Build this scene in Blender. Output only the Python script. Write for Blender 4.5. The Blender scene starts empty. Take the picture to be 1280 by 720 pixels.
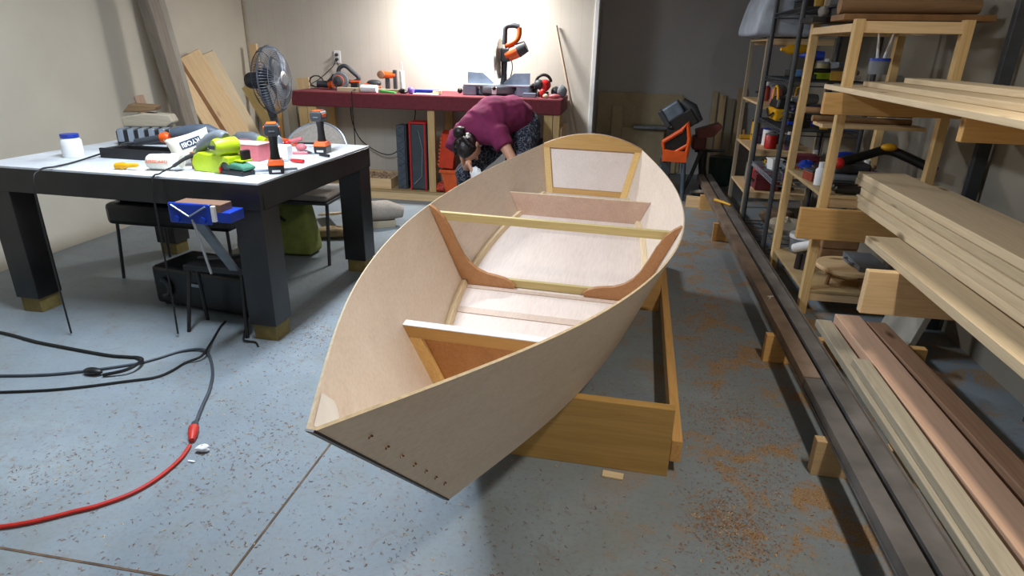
import bpy, bmesh, math, random
from mathutils import Vector, Matrix, Euler
random.seed(7)
SC = bpy.context.scene
COL = SC.collection
PI = math.pi

# ------------------------------------------------------------------ camera
cam_d = bpy.data.cameras.new('camera'); cam = bpy.data.objects.new('camera', cam_d); COL.objects.link(cam)
cam_d.sensor_fit = 'HORIZONTAL'; cam_d.sensor_width = 36; cam_d.lens = 776 / 1280 * 36
cam_d.clip_start = .02
AX = Vector((0.98415523, 0.08123923, -0.15760291)); AD = Vector((0.17631764, -0.35453456, 0.91826866)); AV = Vector((-0.01872376, 0.93150708, 0.36324095))
cam.matrix_world = Matrix(((AX[0], -AX[1], -AX[2], 0), (AD[0], -AD[1], -AD[2], 0), (-AV[0], AV[1], AV[2], 1.45), (0, 0, 0, 1)))
SC.camera = cam

# ------------------------------------------------------------------ world, lights, exposure
wd = bpy.data.worlds.new('world'); SC.world = wd; wd.use_nodes = True
wd.node_tree.nodes['Background'].inputs[0].default_value = (.55, .65, .8, 1)
wd.node_tree.nodes['Background'].inputs[1].default_value = .05
SC.view_settings.view_transform = 'Standard'
SC.view_settings.look = 'None'
SC.view_settings.exposure = 0.0
SC.view_settings.gamma = 1.0
SC.view_settings.use_curve_mapping = False
SC.cycles.use_denoising = True
SC.cycles.max_bounces = 8

def area_light(name, loc, size, energy, color, rot=(0, 0, 0)):
    l = bpy.data.lights.new(name, 'AREA'); l.shape = 'RECTANGLE'; l.size, l.size_y = size
    l.energy = energy; l.color = color
    o = bpy.data.objects.new(name, l); COL.objects.link(o); o.location = loc; o.rotation_euler = rot
    return o
# the tubes of the three ceiling shop lights
area_light('bench_lamp_light', (-1.55, 5.98, 2.16), (.5, .12), 68, (1, .97, .93))
area_light('table_lamp_light', (-1.75, 2.55, 2.48), (.25, 1.2), 95, (.80, .895, 1))
area_light('aisle_lamp_light', (.95, 1.2, 2.48), (.12, .6), 31, (1, .90, .76))

# ------------------------------------------------------------------ materials
def srgb(*c):
    return tuple((x / 255 / 12.92 if x <= 10 else ((x / 255 + .055) / 1.055) ** 2.4) for x in c) + (1,)
MATS = {}
def new_mat(name):
    m = bpy.data.materials.new(name); m.use_nodes = True; MATS[name] = m
    nt = m.node_tree; b = nt.nodes['Principled BSDF']
    return m, nt, b
def ramp(nt, fac, stops):
    r = nt.nodes.new('ShaderNodeValToRGB'); e = r.color_ramp.elements
    while len(e) < len(stops): e.new(.5)
    for k, (p, c) in enumerate(stops): e[k].position = p; e[k].color = c
    nt.links.new(fac, r.inputs[0]); return r.outputs[0]
def coords(nt, scale=(1, 1, 1), kind='Object'):
    tc = nt.nodes.new('ShaderNodeTexCoord'); mp = nt.nodes.new('ShaderNodeMapping')
    mp.inputs['Scale'].default_value = scale
    oi = nt.nodes.new('ShaderNodeObjectInfo'); cm = nt.nodes.new('ShaderNodeMath'); cm.operation = 'MULTIPLY'; cm.inputs[1].default_value = 37
    nt.links.new(oi.outputs['Random'], cm.inputs[0])
    nt.links.new(cm.outputs[0], mp.inputs['Location']); nt.links.new(tc.outputs[kind], mp.inputs[0])
    return mp.outputs[0], oi
def noise(nt, vec, scale, detail=4, rough=.55, dist=0):
    n = nt.nodes.new('ShaderNodeTexNoise'); n.inputs['Scale'].default_value = scale; n.inputs['Detail'].default_value = detail
    n.inputs['Roughness'].default_value = rough; n.inputs['Distortion'].default_value = dist
    if vec is not None: nt.links.new(vec, n.inputs['Vector'])
    return n.outputs[0]
def mix(nt, fac, a, b, mode='MIX'):
    m = nt.nodes.new('ShaderNodeMix'); m.data_type = 'RGBA'; m.blend_type = mode
    for s, v in ((m.inputs[0], fac), (m.inputs[6], a), (m.inputs[7], b)):
        if hasattr(v, 'node'): nt.links.new(v, s)
        else: s.default_value = v
    return m.outputs[2]
def bump(nt, b, h, strength=.2, dist=.01):
    bp = nt.nodes.new('ShaderNodeBump'); bp.inputs['Strength'].default_value = strength; bp.inputs['Distance'].default_value = dist
    nt.links.new(h, bp.inputs['Height']); nt.links.new(bp.outputs[0], b.inputs['Normal'])
def plain(name, c, rough=.5, metal=0, var=.12, nscale=14, spec=.5, coat=0):
    m, nt, b = new_mat(name)
    v, oi = coords(nt)
    n = noise(nt, v, nscale, 5)
    dk = tuple(x * (1 - var * 2) for x in c[:3]) + (1,); lt = tuple(min(1, x * (1 + var)) for x in c[:3]) + (1,)
    nt.links.new(ramp(nt, n, [(.3, dk), (.7, lt)]), b.inputs['Base Color'])
    b.inputs['Roughness'].default_value = rough; b.inputs['Metallic'].default_value = metal
    b.inputs['Specular IOR Level'].default_value = spec; b.inputs['Coat Weight'].default_value = coat
    return m
def wood(name, light, dark, ring=7, rough=.55, knots=True, axis=0, contrast=1.0):
    m, nt, b = new_mat(name)
    sc = [9, 9, 9]; sc[axis] = .55
    v, oi = coords(nt, tuple(sc))
    n1 = noise(nt, v, ring * .25, 3, .5, 1.2)
    w = nt.nodes.new('ShaderNodeMath'); w.operation = 'MULTIPLY'; w.inputs[1].default_value = 6; nt.links.new(n1, w.inputs[0])
    f = nt.nodes.new('ShaderNodeMath'); f.operation = 'PINGPONG'; f.inputs[1].default_value = .5; nt.links.new(w.outputs[0], f.inputs[0])
    f2 = nt.nodes.new('ShaderNodeMath'); f2.operation = 'MULTIPLY'; f2.inputs[1].default_value = 2 * contrast; nt.links.new(f.outputs[0], f2.inputs[0])
    sc2 = [120, 120, 120]; sc2[axis] = 4
    v2, _ = coords(nt, tuple(sc2)); fine = noise(nt, v2, 1, 3)
    md = tuple(x * .4 + y * .6 for x, y in zip(dark, light)); base = mix(nt, f2.outputs[0], md, light)
    base = mix(nt, .22, base, ramp(nt, fine, [(.3, tuple(x * .55 for x in light[:3]) + (1,)), (.65, light)]))
    if knots:
        sk = [6, 6, 6]; sk[axis] = 2.4
        v3, _ = coords(nt, tuple(sk))
        vo = nt.nodes.new('ShaderNodeTexVoronoi'); vo.inputs['Scale'].default_value = .9; nt.links.new(v3, vo.inputs['Vector'])
        k = ramp(nt, vo.outputs['Distance'], [(.05, (1, 1, 1, 1)), (.13, (0, 0, 0, 1))])
        base = mix(nt, k, base, tuple(x * .4 for x in dark[:3]) + (1,))
    hs = nt.nodes.new('ShaderNodeHueSaturation'); mr = nt.nodes.new('ShaderNodeMapRange')
    mr.inputs[3].default_value = .82; mr.inputs[4].default_value = 1.12
    nt.links.new(oi.outputs['Random'], mr.inputs[0]); nt.links.new(mr.outputs[0], hs.inputs['Value']); nt.links.new(base, hs.inputs['Color'])
    nt.links.new(hs.outputs[0], b.inputs['Base Color']); b.inputs['Roughness'].default_value = rough
    b.inputs['Specular IOR Level'].default_value = .3
    bump(nt, b, fine, .12, .002)
    return m
def ply(name, light, dark, axis=0, rough=.5):
    m, nt, b = new_mat(name)
    sc = [5, 5, 5]; sc[axis] = .5
    v, oi = coords(nt, tuple(sc)); n = noise(nt, v, 1.5, 5, .6, .6)
    sc2 = [60, 60, 60]; sc2[axis] = 5
    v2, _ = coords(nt, tuple(sc2)); f = noise(nt, v2, 2, 4)
    c = ramp(nt, n, [(.3, dark), (.68, light)])
    c = mix(nt, .25, c, ramp(nt, f, [(.35, tuple(x * .72 for x in dark[:3]) + (1,)), (.6, light)]))
    nt.links.new(c, b.inputs['Base Color']); b.inputs['Roughness'].default_value = rough
    b.inputs['Specular IOR Level'].default_value = .35
    return m
pine = wood('pine', srgb(230, 200, 156), srgb(202, 160, 112))
pale_pine = wood('pale_pine', srgb(230, 210, 176), srgb(208, 180, 140))
fir = wood('fir', srgb(224, 178, 114), srgb(192, 138, 78), ring=7)
post_wood = wood('old_post_wood', srgb(142, 132, 120), srgb(92, 82, 74), ring=8, contrast=1.4)
grey_wood = wood('weathered_wood', srgb(178, 168, 148), srgb(140, 128, 108), ring=7)
pink_wood = wood('pink_fir', srgb(222, 184, 158), srgb(198, 158, 130), ring=6)
stick_wood = wood('brown_stick', srgb(150, 118, 86), srgb(110, 80, 54), knots=False)
poplar = wood('poplar', srgb(214, 196, 140), srgb(184, 164, 104), ring=5, knots=False)
orange_frame = wood('varnished_frame', srgb(226, 188, 122), srgb(206, 160, 94), ring=6, knots=False)
mahogany = wood('mahogany', srgb(178, 132, 92), srgb(152, 104, 68), ring=5, knots=False)
okoume = ply('okoume_ply', srgb(232, 218, 204), srgb(222, 204, 188))
okoume_pink = ply('okoume_floor_ply', srgb(226, 212, 204), srgb(216, 200, 192))
okoume_dark = ply('okoume_dark_ply', srgb(200, 170, 152), srgb(182, 150, 130))
gold_ply = ply('orange_ply', srgb(196, 142, 88), srgb(176, 122, 70))
ply_edge = plain('ply_edge', srgb(226, 206, 170), .6, var=.1, nscale=60)
osb = ply('sheet_ply', srgb(206, 190, 156), srgb(184, 166, 130), axis=2)
steel = plain('dark_steel', srgb(124, 120, 118), .45, .3, .22, 5)
rust = plain('rusty_steel', srgb(142, 124, 110), .55, .2, .2, 7)
black_wood = plain('black_paint', srgb(34, 33, 35), .32, 0, .3, 5, spec=.55)
black = plain('black_plastic', srgb(26, 27, 29), .45)
dgrey = plain('dark_grey_plastic', srgb(58, 62, 68), .5)
grey = plain('grey_plastic', srgb(112, 118, 126), .5)
lgrey = plain('light_grey_metal', srgb(150, 160, 172), .35, .5)
white = plain('white_plastic', srgb(232, 234, 236), .5, var=.04)
paper = plain('white_paper', srgb(240, 242, 246), .8, var=.04)
orange = plain('orange_plastic', srgb(230, 92, 26), .42, var=.08)
red = plain('red_plastic', srgb(200, 36, 34), .42, var=.08)
redpink = plain('pink_plastic', srgb(206, 112, 120), .5, var=.1)
green = plain('lime_plastic', srgb(176, 200, 28), .42, var=.08)
dgreen = plain('green_cloth', srgb(62, 120, 96), .8)
olive = plain('olive_fabric', srgb(128, 140, 72), .9)
blue = plain('blue_enamel', srgb(24, 60, 168), .35, var=.1)
yellow = plain('yellow_plastic', srgb(226, 168, 20), .45, var=.08)
lime = plain('bright_lime', srgb(170, 200, 40), .5)
purple = plain('purple_plastic', srgb(130, 100, 196), .4, var=.06)
maroon = plain('maroon_cloth', srgb(118, 46, 56), .85, var=.12, nscale=30)
fabric = plain('grey_fabric', srgb(158, 150, 142), .95, var=.1, nscale=90)
canvas = plain('cream_canvas', srgb(222, 218, 204), .9, var=.06)
tan_cloth = plain('tan_cloth', srgb(158, 138, 108), .9)
brown_card = plain('cardboard', srgb(152, 116, 82), .8)
copper = plain('copper_wire', srgb(120, 84, 56), .4, .8)
rubber = plain('black_rubber', srgb(18, 18, 20), .55)
red_rubber = plain('red_rubber', srgb(206, 44, 30), .45)
chrome = plain('chrome', srgb(190, 192, 196), .2, .9, .03)
dust_grey = plain('dusty_brown', srgb(112, 92, 74), .9, var=.25)
treated = plain('treated_lumber', srgb(130, 116, 68), .8, var=.15)
epoxy = plain('epoxy_fillet', srgb(240, 238, 234), .4, var=.05)
skin = plain('skin', srgb(214, 160, 132), .5, var=.05)
hair_m = plain('dark_hair', srgb(38, 30, 30), .45, var=.4, nscale=60)
shirt_m = plain('plum_shirt', srgb(128, 40, 84), .9, var=.12, nscale=12)
tarp = plain('blue_grey_sheet', srgb(140, 152, 168), .5, var=.12)
mdf = plain('brown_board', srgb(140, 100, 60), .6, var=.12)
whitewash = plain('whitewashed_board', srgb(158, 154, 144), .8, var=.14, nscale=3)

def m_pants():
    m, nt, b = new_mat('patterned_pants'); v, _ = coords(nt)
    vo = nt.nodes.new('ShaderNodeTexVoronoi'); vo.feature = 'DISTANCE_TO_EDGE'; vo.inputs['Scale'].default_value = 34; nt.links.new(v, vo.inputs['Vector'])
    n = noise(nt, v, 30, 3)
    a = ramp(nt, vo.outputs['Distance'], [(.03, (1, 1, 1, 1)), (.1, (0, 0, 0, 1))]); a = mix(nt, 1, a, ramp(nt, n, [(.42, (0, 0, 0, 1)), (.55, (1, 1, 1, 1))]), 'MULTIPLY')
    nt.links.new(mix(nt, a, srgb(34, 38, 52), srgb(126, 130, 144)), b.inputs['Base Color']); b.inputs['Roughness'].default_value = .9
    return m
pants_m = m_pants()
def m_floor():
    m, nt, b = new_mat('painted_concrete')
    tc = nt.nodes.new('ShaderNodeTexCoord'); v = tc.outputs['Object']
    big = noise(nt, v, 1.1, 5, .6); mid = noise(nt, v, 5, 6, .65, .4); fine = noise(nt, v, 60, 4, .7)
    c = ramp(nt, big, [(.3, srgb(122, 134, 144)), (.55, srgb(138, 150, 160)), (.75, srgb(160, 172, 180))])
    c = mix(nt, ramp(nt, mid, [(.45, (0, 0, 0, 1)), (.75, (.6, .6, .6, 1))]), c, srgb(132, 138, 134))
    c = mix(nt, ramp(nt, fine, [(.3, (.35, .35, .35, 1)), (.5, (0, 0, 0, 1))]), c, srgb(112, 112, 106))
    # dust ground into the paint, thick along the aisle beside the boat
    sx = nt.nodes.new('ShaderNodeSeparateXYZ'); nt.links.new(v, sx.inputs[0])
    mr = nt.nodes.new('ShaderNodeMapRange'); mr.inputs[1].default_value = -.1; mr.inputs[2].default_value = .5; nt.links.new(sx.outputs[0], mr.inputs[0])
    d1 = noise(nt, v, 4.2, 8, .74, .5)
    ds = ramp(nt, d1, [(.51, (0, 0, 0, 1)), (.585, (1, 1, 1, 1))])
    mu = nt.nodes.new('ShaderNodeMath'); mu.operation = 'MULTIPLY'; nt.links.new(ds, mu.inputs[0]); nt.links.new(mr.outputs[0], mu.inputs[1])
    mm = nt.nodes.new('ShaderNodeMath'); mm.operation = 'MULTIPLY'; mm.inputs[1].default_value = .85; nt.links.new(mu.outputs[0], mm.inputs[0])
    c = mix(nt, mm.outputs[0], c, mix(nt, ramp(nt, noise(nt, v, 170, 3, .8), [(.42, (0, 0, 0, 1)), (.58, (1, 1, 1, 1))]), srgb(140, 100, 60), srgb(178, 150, 108)))
    d2 = noise(nt, v, 9, 8, .8, .8)
    sp = ramp(nt, d2, [(.57, (0, 0, 0, 1)), (.70, (.6, .6, .6, 1))])
    c = mix(nt, sp, c, srgb(120, 98, 82))
    d3 = ramp(nt, noise(nt, v, 13, 7, .75, 1.2), [(.60, (0, 0, 0, 1)), (.66, (.6, .6, .6, 1))])
    c = mix(nt, d3, c, srgb(126, 104, 94))
    nt.links.new(c, b.inputs['Base Color']); b.inputs['Roughness'].default_value = .48; b.inputs['Specular IOR Level'].default_value = .35
    bump(nt, b, fine, .12, .002)
    return m
def m_wall(name, c, panels=True, axis=0):
    m, nt, b = new_mat(name); tc = nt.nodes.new('ShaderNodeTexCoord'); v = tc.outputs['Object']
    n = noise(nt, v, 2.2, 4); base = ramp(nt, n, [(.3, tuple(x * .9 for x in c[:3]) + (1,)), (.7, c)])
    if panels:
        s = nt.nodes.new('ShaderNodeSeparateXYZ'); nt.links.new(v, s.inputs[0])
        def op(o, a, bb):
            k = nt.nodes.new('ShaderNodeMath'); k.operation = o
            for i, q in enumerate((a, bb)):
                if hasattr(q, 'node'): nt.links.new(q, k.inputs[i])
                else: k.inputs[i].default_value = q
            return k.outputs[0]
        acc = None
        for per, off in ((.305, 0), (.305, .11), (.61, .2)):
            g = op('LESS_THAN', op('PINGPONG', op('ADD', s.outputs[axis], off + 20), per / 2), .0022)
            acc = g if acc is None else op('MAXIMUM', acc, g)
        base = mix(nt, op('MULTIPLY', acc, .18), base, tuple(x * .45 for x in c[:3]) + (1,))
    nt.links.new(base, b.inputs['Base Color']); b.inputs['Roughness'].default_value = .6; b.inputs['Specular IOR Level'].default_value = .25
    return m
floor_m = m_floor()
wall_m = m_wall('wall_panelling', srgb(214, 208, 198)); wall_l = m_wall('wall_paint', srgb(202, 196, 182), False)
wall_dark = m_wall('alcove_paint', srgb(204, 202, 202), False); wall_conc = m_wall('rough_wall', srgb(150, 144, 132), False)
ceil_m = m_wall('ceiling_paint', srgb(190, 188, 182), False)
def emit(name, c, s):
    m, nt, b = new_mat(name); b.inputs['Emission Color'].default_value = c; b.inputs['Emission Strength'].default_value = s
    v, _ = coords(nt); nt.links.new(ramp(nt, noise(nt, v, 3), [(0, c), (1, c)]), b.inputs['Base Color']); return m
tube_m = emit('lamp_tube', (1, .97, .92, 1), 6)

# ------------------------------------------------------------------ mesh helpers
class MB:
    def __init__(s): s.v = []; s.f = []; s.mi = []; s.cur = 0
    def add(s, vs, fs):
        o = len(s.v); s.v += [Vector(x) for x in vs]; s.f += [tuple(o + i for i in f) for f in fs]; s.mi += [s.cur] * len(fs); return s
    def box(s, c, d, rot=None):
        hx, hy, hz = d[0] / 2, d[1] / 2, d[2] / 2
        vs = [Vector((x, y, z)) for z in (-hz, hz) for x, y in ((-hx, -hy), (hx, -hy), (hx, hy), (-hx, hy))]
        if rot is not None:
            R = rot.to_matrix() if isinstance(rot, Euler) else rot; vs = [R @ q for q in vs]
        return s.add([q + Vector(c) for q in vs], [(3, 2, 1, 0), (4, 5, 6, 7), (0, 1, 5, 4), (1, 2, 6, 5), (2, 3, 7, 6), (3, 0, 4, 7)])
    def b2(s, lo, hi): return s.box([(a + b) / 2 for a, b in zip(lo, hi)], [abs(b - a) for a, b in zip(lo, hi)])
    def taper(s, c0, d0, c1, d1):
        vs = [(c0[0] + sx * d0[0] / 2, c0[1] + sy * d0[1] / 2, c0[2]) for sx, sy in ((-1, -1), (1, -1), (1, 1), (-1, 1))] + [(c1[0] + sx * d1[0] / 2, c1[1] + sy * d1[1] / 2, c1[2]) for sx, sy in ((-1, -1), (1, -1), (1, 1), (-1, 1))]
        return s.add(vs, [(3, 2, 1, 0), (4, 5, 6, 7), (0, 1, 5, 4), (1, 2, 6, 5), (2, 3, 7, 6), (3, 0, 4, 7)])
    def tube(s, pts, r, n=8, cap=True):
        pts = [Vector(p) for p in pts]; m = len(pts); rr = r if isinstance(r, (list, tuple)) else [r] * m
        rings = []; up = None
        for i, p in enumerate(pts):
            t = (pts[min(i + 1, m - 1)] - pts[max(i - 1, 0)])
            t = t.normalized() if t.length > 1e-9 else Vector((0, 0, 1))
            if up is None: up = t.orthogonal().normalized()
            up = (up - t * up.dot(t)); up = up.normalized() if up.length > 1e-6 else t.orthogonal().normalized()
            sd = t.cross(up); rings.append([p + (up * math.cos(2 * PI * k / n) + sd * math.sin(2 * PI * k / n)) * rr[i] for k in range(n)])
        vs = [q for R in rings for q in R]
        fs = [(i * n + k, i * n + (k + 1) % n, (i + 1) * n + (k + 1) % n, (i + 1) * n + k) for i in range(m - 1) for k in range(n)]
        if cap: fs += [tuple(range(n - 1, -1, -1)), tuple((m - 1) * n + k for k in range(n))]
        return s.add(vs, fs)
    def cyl(s, a, b, r, r2=None, n=20): return s.tube([a, b], [r, r if r2 is None else r2], n)
    def lathe(s, prof, o=(0, 0, 0), ax=(0, 0, 1), n=24):
        ax = Vector(ax).normalized(); return s.tube_prof([(Vector(o) + ax * z, max(r, 1e-4)) for r, z in prof], ax, n)
    def tube_prof(s, pr, ax, n):
        up = ax.orthogonal().normalized(); sd = ax.cross(up); m = len(pr)
        vs = [p + (up * math.cos(2 * PI * k / n) + sd * math.sin(2 * PI * k / n)) * r for p, r in pr for k in range(n)]
        fs = [(i * n + k, i * n + (k + 1) % n, (i + 1) * n + (k + 1) % n, (i + 1) * n + k) for i in range(m - 1) for k in range(n)]
        fs += [tuple(range(n - 1, -1, -1)), tuple((m - 1) * n + k for k in range(n))]
        return s.add(vs, fs)
    def ball(s, c, r, n=14, rot=None):
        r = (r, r, r) if not isinstance(r, (tuple, list)) else r; vs = []; m = n // 2 + 1
        for i in range(m + 1):
            a = PI * i / m - PI / 2
            for k in range(n):
                q = Vector((math.cos(a) * math.cos(2 * PI * k / n) * r[0], math.cos(a) * math.sin(2 * PI * k / n) * r[1], math.sin(a) * r[2]))
                if rot is not None: q = rot @ q
                vs.append(q + Vector(c))
        return s.add(vs, [(i * n + k, i * n + (k + 1) % n, (i + 1) * n + (k + 1) % n, (i + 1) * n + k) for i in range(m) for k in range(n)])
    def prism(s, poly, a, b):
        # poly: list of 3d points (one face), b-a extrusion vector
        e = Vector(b) - Vector(a); n = len(poly); p0 = [Vector(q) for q in poly]
        vs = p0 + [q + e for q in p0]
        fs = [tuple(range(n - 1, -1, -1)), tuple(range(n, 2 * n))] + [(i, (i + 1) % n, n + (i + 1) % n, n + i) for i in range(n)]
        return s.add(vs, fs)
    def build(s, name, mat, parent=None, smooth=False, bevel=0, world=False, xf=None, loc=None, sub=0):
        me = bpy.data.meshes.new(name); vs = s.v
        if world and parent is not None:
            M = full(parent).inverted(); vs = [M @ q for q in vs]
        if loc is not None: vs = [q - Vector(loc) for q in vs]
        me.from_pydata([tuple(q) for q in vs], [], s.f)
        bm = bmesh.new(); bm.from_mesh(me); bmesh.ops.remove_doubles(bm, verts=bm.verts, dist=1e-6)
        bmesh.ops.dissolve_degenerate(bm, dist=1e-6, edges=bm.edges)
        if not getattr(s, 'open', False): bmesh.ops.recalc_face_normals(bm, faces=bm.faces)
        bm.to_mesh(me); bm.free()
        for mm in (mat if isinstance(mat, (list, tuple)) else [mat]): me.materials.append(mm)
        if isinstance(mat, (list, tuple)) and len(me.polygons) == len(s.mi):
            for p, k in zip(me.polygons, s.mi): p.material_index = k
        o = bpy.data.objects.new(name, me); COL.objects.link(o)
        if parent is not None: o.parent = parent
        if loc is not None: o.location = loc
        if xf is not None: o.matrix_local = xf
        if smooth: me.shade_smooth(); me.set_sharp_from_angle(angle=math.radians(38 if smooth is True else smooth))
        if bevel:
            bv = o.modifiers.new('bevel', 'BEVEL'); bv.width = bevel; bv.segments = 2; bv.limit_method = 'ANGLE'
        if sub:
            sb = o.modifiers.new('sub', 'SUBSURF'); sb.levels = sb.render_levels = sub
        return o
def full(o):
    M = o.matrix_basis.copy()
    while o.parent is not None: o = o.parent; M = o.matrix_basis @ M
    return M
def tag(o, label, cat, group=None, kind=None):
    if label: o['label'] = label
    if cat: o['category'] = cat
    if group: o['group'] = group
    if kind: o['kind'] = kind
    return o
def thing(name, label, cat, loc=(0, 0, 0), rotz=0, group=None, rot=None):
    o = bpy.data.objects.new(name, None); COL.objects.link(o); o.empty_display_size = .05
    o.location = loc; o.rotation_euler = rot if rot is not None else (0, 0, rotz)
    return tag(o, label, cat, group)
def struct(o): o['kind'] = 'structure'; return o
def copy_tree(o, parent=None):
    c = o.copy(); COL.objects.link(c)
    if parent is not None: c.parent = parent
    for ch in list(o.children): copy_tree(ch, c)
    return c
def frame_x(p0, p1, up=(0, 0, 1)):
    p0, p1 = Vector(p0), Vector(p1); x = (p1 - p0).normalized(); u = Vector(up)
    if abs(x.dot(u)) > .98: u = Vector((0, 1, 0))
    y = u.cross(x).normalized(); z = x.cross(y)
    M = Matrix((x, y, z)).transposed().to_4x4(); M.translation = (p0 + p1) / 2; return M
def plank(name, p0, p1, w, t, mat, parent=None, up=(0, 0, 1), bevel=.002, label=None, cat=None, group=None):
    """a board from p0 to p1; w across, t along 'up'; grain runs along it"""
    L = (Vector(p1) - Vector(p0)).length; M = frame_x(p0, p1, up)
    b = MB().box((0, 0, 0), (L, w, t))
    o = b.build(name, mat, parent, bevel=bevel, xf=M)
    if label: tag(o, label, cat or 'board', group)
    return o
def text_mesh(name, s, size, mat, parent, M, extrude=.0006, bold=0):
    cu = bpy.data.curves.new(name, 'FONT'); cu.body = s; cu.size = size; cu.extrude = extrude; cu.align_x = 'CENTER'; cu.align_y = 'CENTER'; cu.offset = bold
    t = bpy.data.objects.new(name, cu); COL.objects.link(t); dg = bpy.context.evaluated_depsgraph_get()
    me = bpy.data.meshes.new_from_object(t.evaluated_get(dg)); COL.objects.unlink(t); bpy.data.objects.remove(t)
    me.materials.clear(); me.materials.append(mat)
    o = bpy.data.objects.new(name, me); COL.objects.link(o); o.parent = parent; o.matrix_local = M; return o
def arc(c, r, a0, a1, n, plane='xz'):
    out = []
    for i in range(n + 1):
        a = a0 + (a1 - a0) * i / n; u, w = r * math.cos(a), r * math.sin(a)
        out.append((c[0] + u, c[1], c[2] + w) if plane == 'xz' else (c[0] + u, c[1] + w, c[2]) if plane == 'xy' else (c[0], c[1] + u, c[2] + w))
    return out
def smoothpath(pts, n=8):
    P = [Vector(p) for p in pts]; P = [2 * P[0] - P[1]] + P + [2 * P[-1] - P[-2]]; out = []
    for i in range(1, len(P) - 2):
        for k in range(n):
            t = k / n; a, b, c, d = P[i - 1:i + 3]
            out.append(.5 * ((2 * b) + (c - a) * t + (2 * a - 5 * b + 4 * c - d) * t * t + (3 * b - a - 3 * c + d) * t ** 3))
    out.append(P[-2]); return out
# ------------------------------------------------------------------ the room
def slab(name, lo, hi, mat):
    return struct(MB().b2(lo, hi).build(name, mat))
slab('floor', (-4.2, -1.2, -.1), (2.1, 8.3, 0), floor_m)
slab('ceiling', (-4.2, -1.2, 2.7), (2.1, 8.3, 2.8), ceil_m)
slab('wall_left', (-4.12, -1.2, 0), (-3.97, 6.56, 2.7), wall_l)
slab('wall_back', (-4.12, 6.41, 0), (-.36, 6.56, 2.7), wall_m)
slab('wall_recess_side', (-.50, 6.56, 0), (-.36, 8.15, 2.7), wall_dark)
slab('wall_recess_back', (-.50, 8.0, 0), (2.0, 8.15, 2.7), wall_dark)
slab('wall_right', (1.85, -1.2, 0), (2.0, 8.0, 2.7), wall_conc)
slab('wall_front', (-4.12, -1.2, 0), (2.0, -1.05, 2.7), wall_l)
struct(MB().b2((-.362, 6.398, 0), (-.322, 6.575, 2.7)).build('trim_1', white, bevel=.004))
struct(MB().b2((-3.985, 6.385, 0), (-3.955, 6.412, 2.7)).build('trim_2', grey_wood))
# saw-cut joints in the slab
fl = MB(); fl.b2((-1.026, -1, -.004), (-1.018, 6.3, .0015)); struct(fl.build('trim_3', dust_grey))
fl = MB(); fl.b2((-3.9, 1.174, -.004), (-.95, 1.182, .0015)); struct(fl.build('trim_4', dust_grey))

# ------------------------------------------------------------------ ceiling shop lights
def shop_light(loc, rz, L, label, tubes=2, drop=.2):
    t = thing('shop_light', label, 'light fixture', loc, rz, 'shop lights hung from the ceiling')
    MB().taper((0, 0, .02), (L, .16, 1), (0, 0, .07), (L, .07, 1)).build('housing', white, t, bevel=.003)
    for k in range(tubes):
        y = (k - (tubes - 1) / 2) * .07
        MB().cyl((-L / 2 + .03, y, .0), (L / 2 - .03, y, .0), .013, n=12).build('tube', tube_m, t, smooth=True)
    for sx in (-1, 1): MB().b2((sx * L / 2 - .012, -.08, -.02), (sx * L / 2 + .012, .08, .07)).build('end_cap', white, t)
    for sx in (-1, 1): MB().cyl((sx * L * .35, 0, .06), (sx * L * .35, 0, 2.7 - loc[2]), .003, n=6).build('chain', chrome, t)
    return t
shop_light((-1.55, 5.98, 2.2), 0, .56, 'short white shop light hung close to the back wall over the maroon bench')
shop_light((-1.75, 2.55, 2.52), PI / 2, 1.22, 'long white shop light hung over the black table')
shop_light((.95, 1.2, 2.52), PI / 2, .62, 'short white shop light over the aisle by the lumber rack')

# ------------------------------------------------------------------ the skiff
B = dict(x0=-.4176, y0=.8194, yaw=.0536, roll=.0095, pitch=.1257, L=3.7565, uc=.5128, ut=3.5483,
         bs=[0, .2772, .4749, .5852, .6034, .5248, .3493], ws=[.9338, .7549, .6067, .4901, .4048, .3505, .3261],
         bc=[0, .2048, .3505, .437, .4569, .4044, .2812], wc=[.2539, .1674, .1009, .0524, .0256, .0211, .0374])
def spline(vals):
    n = len(vals); h = 1 / (n - 1); lo = [0] * n; di = [1] * n; up = [0] * n; rh = [0] * n
    for i in range(1, n - 1): lo[i] = up[i] = h; di[i] = 4 * h; rh[i] = 6 * (vals[i + 1] - 2 * vals[i] + vals[i - 1]) / h
    for i in range(1, n): w = lo[i] / di[i - 1]; di[i] -= w * up[i - 1]; rh[i] -= w * rh[i - 1]
    m = [0] * n; m[-1] = rh[-1] / di[-1]
    for i in range(n - 2, -1, -1): m[i] = (rh[i] - up[i] * m[i + 1]) / di[i]
    def f(t):
        t = min(max(t, 0), 1); i = min(int(t / h), n - 2); a = t - i * h; A = h - a
        return m[i] * A ** 3 / (6 * h) + m[i + 1] * a ** 3 / (6 * h) + (vals[i] / h - m[i] * h / 6) * A + (vals[i + 1] / h - m[i + 1] * h / 6) * a
    return f
fbs, fws, fbc, fwc = spline(B['bs']), spline(B['ws']), spline(B['bc']), spline(B['wc'])
def hull(t, s, sg):            # t along, s 0 chine .. 1 sheer
    uc = B['uc'] + t * (B['ut'] - B['uc']); us = t * B['L']
    return Vector(((uc + (us - uc) * s), sg * (fbc(t) + (fbs(t) - fbc(t)) * s), fwc(t) + (fws(t) - fwc(t)) * s))
def hull_u(u, s, sg, inset=0):
    t = (u - (1 - s) * B['uc']) / ((1 - s) * (B['ut'] - B['uc']) + s * B['L'])
    q = hull(t, s, sg); q.x = u; q.y -= sg * inset; return q
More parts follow.
